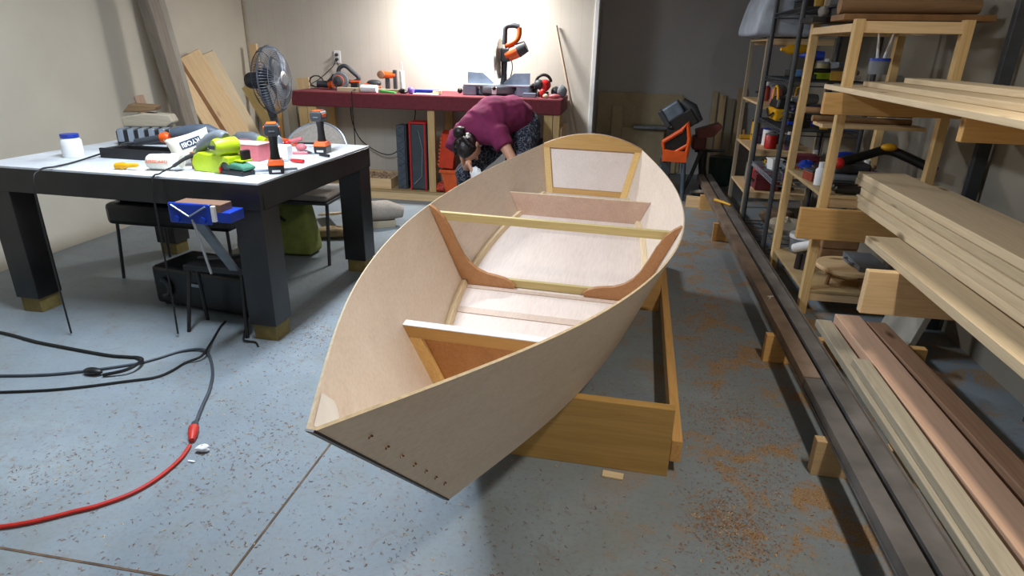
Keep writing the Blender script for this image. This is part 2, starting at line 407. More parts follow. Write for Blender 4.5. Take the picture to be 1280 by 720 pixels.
cy, sy, cr, sr, cp, sp = [g(B[k]) for k in ('yaw', 'roll', 'pitch') for g in (math.cos, math.sin)]
def boat_pt(u, v, w):
    v2 = v * cr + w * sr; w2 = -v * sr + w * cr; u3 = u * cp - w2 * sp; w3 = u * sp + w2 * cp
    return Vector((B['x0'] + u3 * sy + v2 * cy, B['y0'] + u3 * cy - v2 * sy, w3))
o_ = boat_pt(0, 0, 0); cx = boat_pt(1, 0, 0) - o_; cv = boat_pt(0, 1, 0) - o_; cw = boat_pt(0, 0, 1) - o_
# boat frame: local x runs aft, local y to starboard side of the picture, z up (left-handed measure turned by flipping y)
skiff = thing('rowing_skiff', 'unfinished bare plywood rowing boat with pointed bow, propped on a timber frame', 'boat')
skiff.matrix_basis = Matrix(((cx.x, -cv.x, cw.x, o_.x), (cx.y, -cv.y, cw.y, o_.y), (cx.z, -cv.z, cw.z, o_.z), (0, 0, 0, 1)))
def F(q): q = Vector(q); return Vector((q.x, -q.y, q.z))
def fp(u, v, w): return Vector((u, -v, w))
NT = 48; T_ = .006
for sg in (-1, 1):
    b = MB(); ts = [i / NT for i in range(NT + 1)]; ns = 6
    def nrm(t, s):
        e = .004; a = hull(min(t + e, 1), s, sg) - hull(max(t - e, 0), s, sg); c = hull(t, 1, sg) - hull(t, 0, sg)
        n = a.cross(c).normalized(); return n if n.y * sg > 0 else -n
    inner = [[hull(t, s / ns, sg) for s in range(ns + 1)] for t in ts]
    outer = [[hull(t, s / ns, sg) + nrm(t, s / ns) * T_ for s in range(ns + 1)] for t in ts]
    for g in (inner, outer):
        b.add([F(q) for r in g for q in r], [(i * (ns + 1) + k, i * (ns + 1) + k + 1, (i + 1) * (ns + 1) + k + 1, (i + 1) * (ns + 1) + k) for i in range(NT) for k in range(ns)])
    N1 = ns + 1; off = (NT + 1) * N1; b.cur = 1
    for k in (0, ns): b.f += [(i * N1 + k, (i + 1) * N1 + k, off + (i + 1) * N1 + k, off + i * N1 + k) for i in range(NT)]; b.mi += [1] * NT
    for i in (0, NT): b.f += [(i * N1 + k, i * N1 + k + 1, off + i * N1 + k + 1, off + i * N1 + k) for k in range(ns)]; b.mi += [1] * ns
    b.build('side_panel', [okoume, ply_edge], skiff, smooth=30)
b = MB(); r = []
for i in range(NT + 1):
    t = i / NT
    for w in (0, -T_): 
        for k in range(5):
            q = hull(t, 0, 1); r.append(F((q.x, q.y * (k / 2 - 1), q.z + w)))
fs = []
for i in range(NT):
    for k in range(4):
        for o in (0, 5): fs.append((i * 10 + o + k, i * 10 + o + k + 1, (i + 1) * 10 + o + k + 1, (i + 1) * 10 + o + k))
    for k in (0, 4): fs.append((i * 10 + k, (i + 1) * 10 + k, (i + 1) * 10 + 5 + k, i * 10 + 5 + k))
b.add(r, fs); b.build('bottom_panel', okoume_pink, skiff, smooth=30)
# chine logs, pale square battens along the inner chines
for sg in (-1, 1):
    b = MB(); pa = []
    for i in range(60):
        u = 1.10 + i / 59 * (3.50 - 1.10)
        q0 = hull_u(u, 0.0, sg, .001); q0.z += .0005
        pa.append(q0)
    n = len(pa); vs = []
    for q in pa:
        up = (hull_u(q.x, 1, sg) - hull_u(q.x, 0, sg)).normalized() * .024
        vs += [F(q), F(q + up), F(q + up - Vector((0, sg * .022, -.002))), F(q - Vector((0, sg * .024, 0)))]
    fs = [(i * 4 + k, i * 4 + (k + 1) % 4, (i + 1) * 4 + (k + 1) % 4, (i + 1) * 4 + k) for i in range(n - 1) for k in range(4)] + [(0, 1, 2, 3), tuple((n - 1) * 4 + k for k in (3, 2, 1, 0))]
    b.add(vs, fs); b.build('chine_log', pale_pine, skiff, smooth=30)
# forward bulkhead with its glued frame
def section_poly(u, s0, s1, inset=.001, wtop=None):
    return
uf = 1.0447; WF = .4341
def s_at(u, w):
    lo, hi = 0, 1
    for _ in range(40):
        m = (lo + hi) / 2
        if hull_u(u, m, 1).z < w: lo = m
        else: hi = m
    return lo
def bulk(u, wtop, inset=.002):
    s = s_at(u, wtop); a = hull_u(u, 0, 1); c = hull_u(u, s, 1); return a.y - inset, a.z, c.y - inset, c.z
vb, zb, vt, zt = bulk(uf, WF)
fb = MB().prism([fp(uf + .02, -vb, zb), fp(uf + .02, vb, zb), fp(uf + .02, vt, zt - .012), fp(uf + .02, -vt, zt - .012)], (0, 0, 0), (.008, 0, 0)).build('forward_bulkhead', gold_ply, skiff)
def vz(k, du=0): return vb + (vt - vb) * k, zb + (zt - zb) * k
H_ = zt - zb; st = .042
k1 = 1 - .046 / H_
a0, z0 = vz(0); a1, z1 = vz(1); a2, z2 = vz(k1)
MB().prism([fp(uf, -a2, z2), fp(uf, a2, z2), fp(uf, a1, z1), fp(uf, -a1, z1)], (0, 0, 0), (.019, 0, 0)).build('top_rail', wood('frame_rail_y', srgb(210, 164, 98), srgb(186, 136, 72), knots=False, axis=1), fb, bevel=.001)
for sg in (-1, 1):
    MB().prism([fp(uf, sg * a0, z0), fp(uf, sg * a2, z2), fp(uf, sg * (a2 - st), z2), fp(uf, sg * (a0 - st), z0)], (0, 0, 0), (.019, 0, 0)).build('stile', orange_frame, fb, bevel=.001)
MB().prism([fp(uf, -(a0 - st), z0), fp(uf, a0 - st, z0), fp(uf, a0 - st + .01, z0 + .03), fp(uf, -(a0 - st + .01), z0 + .03)], (0, 0, 0), (.019, 0, 0)).build('bottom_rail', orange_frame, fb)
MB().prism([fp(uf - .001, -a1, z1), fp(uf - .001, a1, z1), fp(uf - .001, a1, z1 + .003), fp(uf - .001, -a1, z1 + .003)], (0, 0, 0), (.032, 0, 0)).build('top_edge_glare', white, fb)  # white strip paints in the glare of lamplight along the top edge
# aft seat bulkhead
vb, zb, vt, zt = bulk(3.1262, .1716)
sb_ = MB().prism([fp(3.1262, -vb, zb + .001), fp(3.1262, vb, zb + .001), fp(3.1262, vt, zt), fp(3.1262, -vt, zt)], (0, 0, 0), (.009, 0, 0)).build('seat_bulkhead', okoume_dark, skiff)
MB().prism([fp(3.1262, -vt, zt), fp(3.1262, vt, zt), fp(3.1262, vt, zt + .002), fp(3.1262, -vt, zt + .002)], (0, 0, 0), (.009, 0, 0)).build('top_edge', ply_edge, sb_)
for sg in (-1, 1):
    MB().prism([fp(3.137, sg * vb, zb), fp(3.137, sg * vt, zt - .01), fp(3.137, sg * (vt - .02), zt - .01), fp(3.137, sg * (vb - .02), zb)], (0, 0, 0), (.018, 0, 0)).build('cleat', pine, sb_)
strip_ply = ply('strip_ply', srgb(208, 188, 174), srgb(196, 174, 160))
b = MB()
for u0, u1 in ((1.74, 1.80), (2.02, 2.055)):
    for u in (u0,):
        q0 = hull_u(u0, 0, 1, .025); q1 = hull_u(u1, 0, 1, .025)
        b.add([fp(u0, -q0.y, q0.z + .001), fp(u0, q0.y, q0.z + .001), fp(u1, q1.y, q1.z + .001), fp(u1, -q1.y, q1.z + .001), fp(u0, -q0.y, q0.z + .004), fp(u0, q0.y, q0.z + .004), fp(u1, q1.y, q1.z + .004), fp(u1, -q1.y, q1.z + .004)], [(0, 1, 2, 3), (4, 5, 6, 7), (0, 1, 5, 4), (1, 2, 6, 5), (2, 3, 7, 6), (3, 0, 4, 7)])
        b.build('joint_strip', strip_ply, skiff); b = MB()
# midship frame: two mahogany knees, floor timber, cross spall
um = 2.0601
for sg in (-1, 1):
    ZB = hull_u(um, 0, 1).z
    out = [hull_u(um, .06 + .94 * i / 12, sg, .003) for i in range(13)]
    out[0] = hull_u(um, .075, sg, .003)
    top = out[-1]
    ins = []
    # inner edge, sheer to floor arm
    hh = hull_u(um, 1, 1).z - ZB
    wid = [(1.0, .006), (.95, .028), (.86, .048), (.72, .058), (.55, .060), (.40, .066), (.30, .080), (.22, .108), (.17, .15), (.15, .20), (.13, .235), (.09, .262), (.045, .275)]
    for s, w in wid:
        q = hull_u(um, s, sg, .003); ins.append(Vector((um, q.y - sg * w, q.z)))
    tip = ins[-1]
    bot = [Vector((um, tip.y + sg * .01, ZB + .002)), Vector((um, hull_u(um, .03, sg).y - sg * .035, ZB + .002)), Vector((um, hull_u(um, .08, sg).y - sg * .032, ZB + .03))]
    poly = out + ins + bot
    MB().prism([F(q) for q in poly], (0, 0, 0), (.022, 0, 0)).build('knee', mahogany, skiff, bevel=.0015)
ZB = hull_u(um, 0, 1).z; wv = hull_u(um, .12, 1).y - .03
MB().prism([fp(um + .022, -wv, ZB + .002), fp(um + .022, wv, ZB + .002), fp(um + .022, wv, ZB + .042), fp(um + .022, -wv, ZB + .042)], (0, 0, 0), (.02, 0, 0)).build('floor_timber', wood('poplar_y', srgb(214, 196, 140), srgb(190, 168, 108), ring=5, knots=False, axis=1), skiff, bevel=.001)
qs = hull_u(um + .03, .86, 1, .004)
MB().prism([fp(um + .022, -qs.y, qs.z - .018), fp(um + .022, qs.y, qs.z - .018), fp(um + .022, qs.y, qs.z + .022), fp(um + .022, -qs.y, qs.z + .022)], (0, 0, 0), (.02, 0, 0)).build('cross_spall', MATS['poplar_y'], skiff, bevel=.001)
# transom: ply panel, pine frame with arched top
def tp(k, d=0):  # k 0 bottom..1 top, returns (half v, w, u)
    a = hull(1, k, 1); return a.y, a.z, a.x
def trq(v, w, du=0):
    # point on the transom plane
    k = (w - tp(0)[1]) / (tp(1)[1] - tp(0)[1]); u = tp(0)[2] + (tp(1)[2] - tp(0)[2]) * k
    return fp(u + du, v, w)
hb, wb, _ = tp(0); ht, wt, _ = tp(1); AR = .075
def top_arc(n=16, drop=0, ins=0):
    return [(-(ht - ins) + 2 * (ht - ins) * i / n, wt - drop + AR * (1 - (2 * i / n - 1) ** 2)) for i in range(n + 1)]
outer = [(-hb, wb), (hb, wb)] + [(v, w) for v, w in reversed(top_arc())]
tr = MB().prism([trq(v, w, .014) for v, w in outer], (0, 0, 0), (.008, 0, 0)).build('transom', okoume_pink, skiff)
def strip(poly, name, mat): MB().prism([trq(v, w, -.006) for v, w in poly], (0, 0, 0), (.0195, 0, 0)).build(name, mat, tr, bevel=.001)
ws_ = wt - .018; fr = lambda w: hb + (ht - hb) * (w - wb) / (wt - wb)
strip([(-fr(ws_), ws_), (fr(ws_), ws_)] + list(reversed(top_arc())), 'arched_rail', MATS['frame_rail_y'])
for sg in (-1, 1): strip([(sg * fr(wb), wb), (sg * fr(ws_), ws_), (sg * (fr(ws_) - .045), ws_), (sg * (fr(wb) - .045), wb)], 'stile', orange_frame)
strip([(-(hb - .045), wb), (hb - .045, wb), (fr(wb + .03) - .045, wb + .03), (-(fr(wb + .03) - .045), wb + .03)], 'bottom_rail', MATS['frame_rail_y'])
# epoxy dab inside the bow, epoxy seam, stitches along the stem
q = hull(.012, .93, -1)
b = MB()
for i in range(7):
    for k in range(5): b.v.append(F(hull(.004 + .03 * i / 6, .99 - .10 * k / 4 * math.sin(PI * (i + 1) / 8) ** .5, -1) + Vector((0, .0015, 0))))
b.f = [(i * 5 + k, i * 5 + k + 1, (i + 1) * 5 + k + 1, (i + 1) * 5 + k) for i in range(6) for k in range(4)]; b.mi = [0] * len(b.f); b.build('epoxy_dab', epoxy, skiff)
b = MB()
for i in range(25): b.v += [F(hull(0, i / 24, 1) + Vector((-.004, d, 0))) for d in (-.005, .009)] + [F(hull(0, i / 24, 1) + Vector((.001, d, 0))) for d in (.009, -.005)]
b.f = [(i * 4 + k, i * 4 + (k + 1) % 4, (i + 1) * 4 + (k + 1) % 4, (i + 1) * 4 + k) for i in range(24) for k in range(4)] + [(0, 1, 2, 3), (96, 97, 98, 99)]; b.mi = [0] * len(b.f)
b.build('stem_seam', black, skiff)
for k in range(7):
    s = .86 - k * .108; q = hull(.012, s, 1) + Vector((-.004, .0085, 0))
    d = random.uniform(-.4, .4)
    pts = [q + Vector((.010, -.002, -.003)), q + Vector((.004, .006, .001)), q + Vector((-.002 + .004 * d, .004, .006)), q + Vector((-.006, .004, .004 + .004 * d))]
    MB().tube([F(x) for x in smoothpath(pts, 4)], .0015, 6).build('wire_stitch', copper, skiff, smooth=True)

# building frame on the floor under the skiff
bf = thing('building_frame', 'low timber frame of planks on the floor propping up the plywood boat', 'stand', (0, 1.93, 0))
def fpk(name, p0, p1, w, t, mat, up=(0, 0, 1), parent=bf, bevel=.002):
    o = parent.location; return plank(name, Vector(p0) - o, Vector(p1) - o, w, t, mat, parent, up, bevel)
fpk('end_plank', (-.62, 1.975, .140), (.255, 1.95, .140), .038, .280, wood('golden_plank', srgb(208, 168, 102), srgb(170, 126, 66), ring=5))
fpk('side_rail', (.278, 1.955, .095), (.325, 4.35, .095), .038, .089, fir)
fpk('side_rail', (-.642, 1.99, .095), (-.66, 4.35, .095), .038, .089, fir)
fpk('cross_plank', (-.64, 3.52, .172), (.285, 3.50, .172), .038, .344, fir)
fpk('cross_plank', (-.64, 4.05, .206), (.295, 4.02, .206), .038, .412, fir)
# ------------------------------------------------------------------ black work table
TZ = .83
tb = thing('work_table', 'heavy black painted work table with white top and thick square legs on wood blocks', 'table', (-1.668, 2.63, 0), math.radians(-2))
TW, TD = 1.62, 1.24
MB().b2((-TW, 0, TZ - .012), (0, TD, TZ)).build('tabletop', plain('white_laminate', srgb(214, 220, 228), .35, var=.12, nscale=6), tb, bevel=.002)
a = MB(); a.b2((-TW, 0, .695), (0, .03, TZ - .0125)); a.b2((-TW, TD - .03, .695), (0, TD, TZ - .0125)); a.b2((-.03, .03, .695), (0, TD - .03, TZ - .0125)); a.b2((-TW, .03, .695), (-TW + .03, TD - .03, TZ - .0125))
a.build('apron', black_wood, tb, bevel=.002)
for x in (-.155, -TW + .005):
    for y in (.005, TD - .155):
        lg = MB().b2((x, y, .085), (x + .15, y + .15, .695)).build('leg', black_wood, tb, bevel=.003)
        MB().b2((x + .012, y + .012, 0), (x + .138, y + .138, .085)).build('foot_block', treated, lg, bevel=.002)
def on_table(name, label, cat, x, y, rz=0, group=None, z=TZ): return thing(name, label, cat, (x, y, z), rz, group)

def impact_driver(x, y, rz, label):
    t = on_table('cordless_driver', label, 'drill', x, y, rz, 'cordless drivers on the black table')
    MB().taper((0, 0, 0), (.072, .095, 1), (0, 0, .042), (.076, .10, 1)).build('battery', black, t, bevel=.004)
    b = MB(); b.taper((0, 0, .0425), (.082, .105, 1), (0, 0, .070), (.062, .08, 1)); b.build('battery_collar', orange, t, bevel=.004)
    MB().b2((-.02, -.0502, .010), (.02, -.0478, .021)).build('battery_label', white, t)
    MB().tube([(0, .0, .065), (0, .0, .10), (0, -.004, .150), (0, -.01, .188)], [.026, .021, .0195, .024], 14).build('grip', black, t, smooth=True)
    b = MB(); b.prism([(-.030, -.072, .188), (.030, -.072, .188), (.036, -.072, .205), (.036, -.072, .232), (.026, -.072, .246), (-.026, -.072, .246), (-.036, -.072, .232), (-.036, -.072, .205)], (0, 0, 0), (0, .105, 0))
    h = b.build('motor_housing', dgrey, t, bevel=.009)
    MB().lathe([(.036, .032), (.028, .05), (.020, .062)], (0, 0, .217), (0, 1, 0), 20).build('nose', dgrey, h, smooth=True)
    b = MB(); b.b2((-.022, -.068, .2445), (.022, .02, .2495)); b.b2((-.0385, -.055, .212), (.0385, .0, .232)); b.build('orange_trim', orange, h, bevel=.002)
    MB().b2((-.014, -.0745, .210), (.014, -.071, .2155)).build('rear_plate', lgrey, h)
    MB().lathe([(.016, .06), (.014, .085), (.007, .092), (.006, .10)], (0, 0, .215), (0, 1, 0), 16).build('chuck', black, h, smooth=True)
    MB().b2((-.006, .016, .162), (.006, .030, .185)).build('trigger', orange, t, bevel=.002)
    return t
impact_driver(-1.715, 2.885, .50, 'orange and black cordless driver standing upright near the front corner of the black table')
impact_driver(-1.775, 3.52, .12, 'orange and black cordless driver standing at the far right corner of the black table')

# lime belt sander with cream dust bag
t = on_table('belt_sander', 'lime green and grey belt sander with a printed cream dust bag', 'power tool', -1.985, 2.84, math.radians(-12))
prof = [(-.13, 0), (.035, 0), (.035, .02), (.045, .045), (.06, .06), (.085, .058), (.10, .045), (.105, .06), (.10, .085), (.04, .098), (-.03, .09), (-.09, .098), (-.125, .08), (-.145, .04)]
MB().prism([(x, -.055, z) for x, z in prof], (0, 0, 0), (0, .10, 0)).build('housing', green, t, bevel=.006)
MB().lathe([(.001, -.01), (.03, -.008), (.033, .0), (.033, .08), (.001, .082)], (.068, -.04, .030), (0, 1, 0), 20).build('front_roller', dgrey, t, smooth=True)
MB().lathe([(.001, -.065), (.034, -.062), (.041, -.045), (.044, 0), (.042, .05), (.03, .06)], (.055, -.01, .132), (.35, 1, 0), 22).build('motor_housing', green, t, smooth=True)
mo = MB(); mo.b2((.012, -.082, .122), (.052, -.070, .142)); mo.build('vent', dgrey, t, bevel=.003)
MB().tube(smoothpath([(-.135, -.01, .075), (-.11, -.01, .115), (-.05, -.01, .155), (.02, -.01, .178), (.06, -.01, .17)], 5), [.020] * 5 + [.026] * 5 + [.030] * 5 + [.032] * 5 + [.026], 14).build('handle', grey, t, smooth=True)
MB().tube([(-.145, -.01, .10), (-.13, -.01, .075), (-.135, -.01, .03)], [.014, .02, .022], 12).build('handle_heel', green, t, smooth=True)
MB().b2((.09, -.02, .06), (.155, .05, .068)).build('skirt', green, t, bevel=.002)
MB().b2((.125, .0, .06), (.15, .05, .115)).build('front_knob', black, t, bevel=.006)
BAG = Matrix.Scale(.93, 4) @ Matrix.Translation((-.285, .07, .104)) @ Matrix.Rotation(math.radians(38), 4, 'Z') @ Matrix.Rotation(math.radians(-20), 4, 'Y') @ Matrix.Rotation(math.radians(-14), 4, 'X')
bag = MB(); n = 14; vs = []
for sd_ in (-1, 1):
    for i in range(n + 1):
        for k in range(n + 1):
            u, w = 2 * i / n - 1, 2 * k / n - 1
            pin = 1 - .10 * (1 - u * u) * abs(w) ** 3; wd = .100 * (1 - .10 * u)
            vs.append((u * .120 * (1 - .07 * (1 - w * w) * u * u), sd_ * .048 * ((1 - u ** 4) * (1 - w ** 4)) ** .6, w * wd * .78 * pin))
N_ = n + 1; off = N_ * N_
bag.add(vs, [(i * N_ + k, i * N_ + k + 1, (i + 1) * N_ + k + 1, (i + 1) * N_ + k) for i in range(n) for k in range(n)] + [(off + i * N_ + k, off + i * N_ + k + 1, off + (i + 1) * N_ + k + 1, off + (i + 1) * N_ + k) for i in range(n) for k in range(n)])
dust = bag.build('dust_bag', canvas, t, smooth=60, xf=BAG)
MB().tube([(-.11, .02, .08), (-.20, .04, .08)], .022, 12).build('dust_port', dgrey, t, smooth=True)
Mx = Matrix.Translation((.018, -.0495, .012)) @ Matrix.Rotation(math.radians(90), 4, 'X') @ Matrix.Rotation(math.radians(180), 4, 'Z')
pl = MB().box((0, 0, 0), (.112, .040, .0025)).build('logo_patch', plain('navy_print', srgb(44, 62, 92), .8), dust, xf=Mx)
text_mesh('lettering', 'RYOBI', .036, white, dust, Mx @ Matrix.Translation((0, 0, .0020)), bold=.0008)
MB().tube(smoothpath([(-.15, -.03, .075), (-.17, -.07, .06), (-.18, -.14, .03), (-.175, -.215, .012), (-.175, -.27, -.03), (-.18, -.275, -.35), (-.19, -.27, -.6), (-.16, -.30, -.81)], 6), [.011] * 6 + [.009] * 6 + [.0045] * 31, 8).build('power_cord', rubber, t, smooth=True)

# cream paper bag roll
t = on_table('dust_bag_roll', 'cream cloth roll with orange print lying at the front left of the black table', 'bag', -2.275, 2.80, math.radians(10))
MB().lathe([(.001, -.085), (.03, -.083), (.038, -.07), (.041, 0), (.040, .05), (.034, .075), (.03, .085), (.001, .087)], (0, 0, .041), (1, 0, 0), 22).build('roll', canvas, t, smooth=60)
MB().lathe([(.0352, 0), (.043, .001), (.0425, .035), (.036, .05)], (.035, 0, .041), (1, 0, 0), 22).build('paper_sleeve', paper, t, smooth=60)
text_mesh('lettering', 'AIRGUARD', .022, orange, t, Matrix.Translation((-.02, -.042, .048)) @ Matrix.Rotation(math.radians(84), 4, 'X'))

# orange and grey sander behind, far left
t = on_table('orbital_tool', 'grey and orange corded power tool lying at the left of the black table', 'power tool', -2.62, 3.30, math.radians(12))
MB().tube(smoothpath([(-.20, 0, .05), (-.12, 0, .065), (-.04, 0, .08)], 5), .022, 12).build('barrel', dgrey, t, smooth=True)
MB().tube([(-.05, 0, .08), (-.02, 0, .082), (.0, 0, .08)], [.026, .034, .026], 14).build('collar', orange, t, smooth=True)
MB().prism([(-.02, -.03, .02), (.20, -.03, .06), (.24, -.03, .085), (.06, -.03, .055), (0, -.03, .06)], (0, 0, 0), (0, .06, 0)).build('guard', orange, t, bevel=.004)
MB().tube([(.01, .02, .10), (.12, .02, .115), (.22, .02, .12), (.30, .02, .10)], [.03, .042, .042, .02], 14).build('body', plain('slate_plastic', srgb(74, 84, 98), .5), t, smooth=True)
MB().tube([(.20, -.03, .075), (.28, -.04, .105), (.34, -.05, .125)], .008, 8).build('switch_bar', black, t, smooth=True)
MB().b2((.03, -.06, .0), (.11, .03, .04)).build('shoe', lgrey, t, bevel=.004)
MB().tube(smoothpath([(-.2, 0, .05), (-.25, -.04, .05), (-.29, -.15, .02), (-.31, -.40, .007), (-.32, -.55, .008), (-.325, -.66, .010), (-.33, -.72, -.06), (-.33, -.73, -.45), (-.30, -.77, -.82)], 6), .0045, 8).build('power_cord', rubber, t, smooth=True)

# grey ribbed tool case, with scraps of timber behind it
t = on_table('ribbed_case', 'grey and black ribbed plastic tool case at the back left of the black table', 'case', -2.87, 3.58, math.radians(20))
MB().b2((-.26, -.07, 0), (.16, .07, .088)).build('body', black, t, bevel=.008)
r = MB()
for k in range(7): r.b2((-.25 + k * .06, -.078, .02), (-.215 + k * .06, .078, .098))
r.build('ribs', lgrey, t, bevel=.005)
t = on_table('tool_tray', 'long black plastic tray under the grey tool at the left of the table', 'tray', -2.52, 3.10, math.radians(-2))
b = MB(); b.b2((-.32, -.10, 0), (.14, .10, .012)); b.b2((-.32, -.10, .012), (.14, -.085, .055)); b.b2((-.32, .085, .012), (.14, .10, .045)); b.b2((-.32, -.085, .012), (-.3, .085, .05)); b.b2((.12, -.085, .012), (.14, .085, .05))
b.build('tray', black, t, bevel=.004)
tag(MB().lathe([(.018, -.06), (.02, -.02), (.012, .0), (.010, .06), (.004, .07)], (0, 0, .02), (1, 0, .1), 14).build('screwdriver', yellow, smooth=True), 'yellow handled screwdriver at the front left edge of the black table', 'screwdriver')
bpy.data.objects['screwdriver'].location = (-2.46, 2.755, TZ)
# red-orange leather/brown box between bag and roll
t = on_table('oak_block', 'reddish brown wooden block under the cream dust bag', 'block', -2.14, 2.875, math.radians(-20))
MB().b2((-.035, -.02, 0), (.035, .04, .085)).build('block', mdf, t, bevel=.004)
# white mug
tag(MB().lathe([(.001, 0), (.032, .001), (.036, .02), (.037, .055), (.03, .078), (.012, .09), (.001, .092)], n=22).build('white_tub', white, smooth=60), 'small white rounded tub at the back left of the black table', 'tub').location = (-2.72, 3.74, TZ)
tag(MB().taper((0, 0, 0), (.30, .12, 1), (0, 0, .035), (.24, .08, 1)).build('red_pad', redpink, bevel=.012), 'pinkish red flat case behind the lime sander', 'case').location = (-2.42, 3.68, TZ)
t = on_table('multitool', 'grey and lime long handled tool behind the lime sander', 'power tool', -2.32, 3.60, math.radians(-10))
MB().tube(smoothpath([(-.13, 0, .04), (-.06, 0, .065), (.03, 0, .07), (.10, 0, .055)], 5), [.012] * 5 + [.022] * 5 + [.026] * 5 + [.02], 14).build('body', grey, t, smooth=True)
MB().tube([(.09, 0, .056), (.12, 0, .05), (.15, 0, .044)], [.021, .022, .018], 14).build('collar', green, t, smooth=True)
MB().tube([(.15, 0, .044), (.19, 0, .03), (.21, 0, .022)], [.006, .005, .004], 8).build('blade', orange, t, smooth=True)
t = on_table('pink_box', 'translucent pink plastic tub behind the lime sander', 'tub', -2.04, 3.20, math.radians(-4))
b = MB(); b.b2((-.15, -.06, 0), (.085, .06, .004)); b.b2((-.15, -.06, .004), (.085, -.055, .088)); b.b2((-.15, .055, .004), (.085, .06, .088)); b.b2((-.15, -.055, .004), (-.145, .055, .088)); b.b2((.08, -.055, .004), (.085, .055, .088)); b.build('tub', redpink, t, bevel=.002)
MB().b2((-.153, -.063, .088), (.088, .063, .094)).build('lid', plain('pale_lid', srgb(222, 200, 190), .4), t, bevel=.003)
tag(MB().b2((-.05, -.03, 0), (.05, .03, .085)).build('clear_tub', paper, bevel=.006), 'small whitish tub beside the pink tub on the black table', 'tub').location = (-1.87, 3.22, TZ)
t = on_table('bottle', 'small grey bottle with red cap at the back of the black table', 'bottle', -2.13, 3.62, 0)
MB().lathe([(.001, 0), (.036, .001), (.038, .02), (.036, .055), (.02, .075), (.014, .082)], n=20).build('body', plain('smoky_plastic', srgb(122, 130, 142), .3), t, smooth=60)
MB().lathe([(.015, .082), (.017, .084), (.017, .10), (.001, .101)], n=16).build('cap', red, t, smooth=60)
# green cloth glove and black clamp in front
t = on_table('sanding_block', 'green padded sanding block on black base by the lime sander', 'sanding block', -1.87, 2.80, math.radians(-14))
MB().prism([(-.085, -.035, .028), (.07, -.035, .024), (.075, -.035, .04), (.03, -.035, .055), (-.06, -.035, .058), (-.09, -.035, .045)], (0, 0, 0), (0, .08, 0)).build('pad', dgreen, t, bevel=.009)
MB().b2((-.07, -.045, 0), (.07, .03, .0235)).build('base', black, t, bevel=.005)
MB().b2((-.082, -.048, .006), (-.071, .01, .034)).build('red_catch', red, t, bevel=.003)
t = on_table('bar_clamp', 'short grey bar clamp beside the green sanding block', 'clamp', -1.785, 2.83, math.radians(38))
MB().b2((-.03, -.008, .008), (.19, .008, .020)).build('bar', lgrey, t, bevel=.002)
MB().b2((-.045, -.02, 0), (-.015, .02, .024)).build('jaw', black, t, bevel=.004)
def handled(name, label, cat, x, y, rz, hm, hl=.09, bl=.09, hr=.012, bm=None, group=None):
    t = on_table(name, label, cat, x, y, rz, group)
    MB().lathe([(.001, -hl), (hr * .9, -hl * .98), (hr, -hl * .6), (hr * .8, -hl * .2), (hr * .7, 0)], (0, 0, hr), (1, 0, 0), 14).build('handle', hm, t, smooth=True)
    MB().b2((0, -.005, hr - .003), (bl, .005, hr + .002)).build('blade', bm or chrome, t, bevel=.001)
    return t
handled('chisel', 'red handled chisel between the two cordless drivers', 'chisel', -1.79, 3.17, math.radians(168), red, .085, .05)
handled('file', 'pale pink handled scraper lying on the white table top', 'scraper', -1.92, 3.40, math.radians(196), redpink, .10, .06, .010)
handled('utility_knife', 'black and silver folding knife at the right edge of the black table', 'knife', -1.735, 3.40, math.radians(160), black, .075, .05, .009)
handled('black_scraper', 'dark handled scraper beside the folding knife on the table', 'scraper', -1.81, 3.44, math.radians(-30), dgrey, .06, .03, .009)
t = on_table('ratchet_clamp', 'small black bar clamp with red handles at the back of the table', 'clamp', -2.0, 3.70, math.radians(8))
MB().tube([(-.08, 0, .03), (.0, 0, .05)], .013, 12).build('handle', redpink, t, smooth=True)
MB().ball((-.09, -.02, .022), .021).build('knob', red, t, smooth=True)
MB().b2((-.03, -.008, .016), (.13, .008, .028)).build('bar', black, t, bevel=.002)
MB().b2((.12, -.014, 0), (.145, .014, .05)).build('jaw', black, t, bevel=.004)
t = on_table('red_cable', 'coil of red orange cord at the back of the black table', 'cord', -2.18, 3.74, 0)
MB().tube(smoothpath([(-.08, 0, .008), (0, .04, .02), (.10, .02, .012), (.14, -.03, .008), (.05, -.05, .01), (-.07, -.04, .02), (-.1, .02, .022), (0, .03, .03), (.12, .0, .02)], 6), .008, 8).build('coil', orange, t, smooth=True)
tag(MB().ball((0, 0, .022), (.035, .025, .022)).build('pink_sponge', redpink, smooth=True), 'small round pink sponge behind the front cordless driver', 'sponge').location = (-1.93, 3.55, TZ)
# sheets of white paper lying on the table
for k, (x, y, rz, l) in enumerate([(-2.12, 2.70, .1, 'white paper sheet under the lime sander at the front edge of the table'), (-1.90, 3.35, -.3, 'white paper sheet under the hand tools at the middle of the table'), (-2.35, 3.30, .5, 'white paper sheet between the pink tub and the black tray')]):
    o = MB().box((0, 0, .0006), (.27, .13 if k == 0 else .2, .0010)).build('paper_sheet', paper); o.location = (x, y + (.02 if k == 0 else 0), TZ); o.rotation_euler.z = rz; tag(o, l, 'paper', 'paper sheets on the black table')

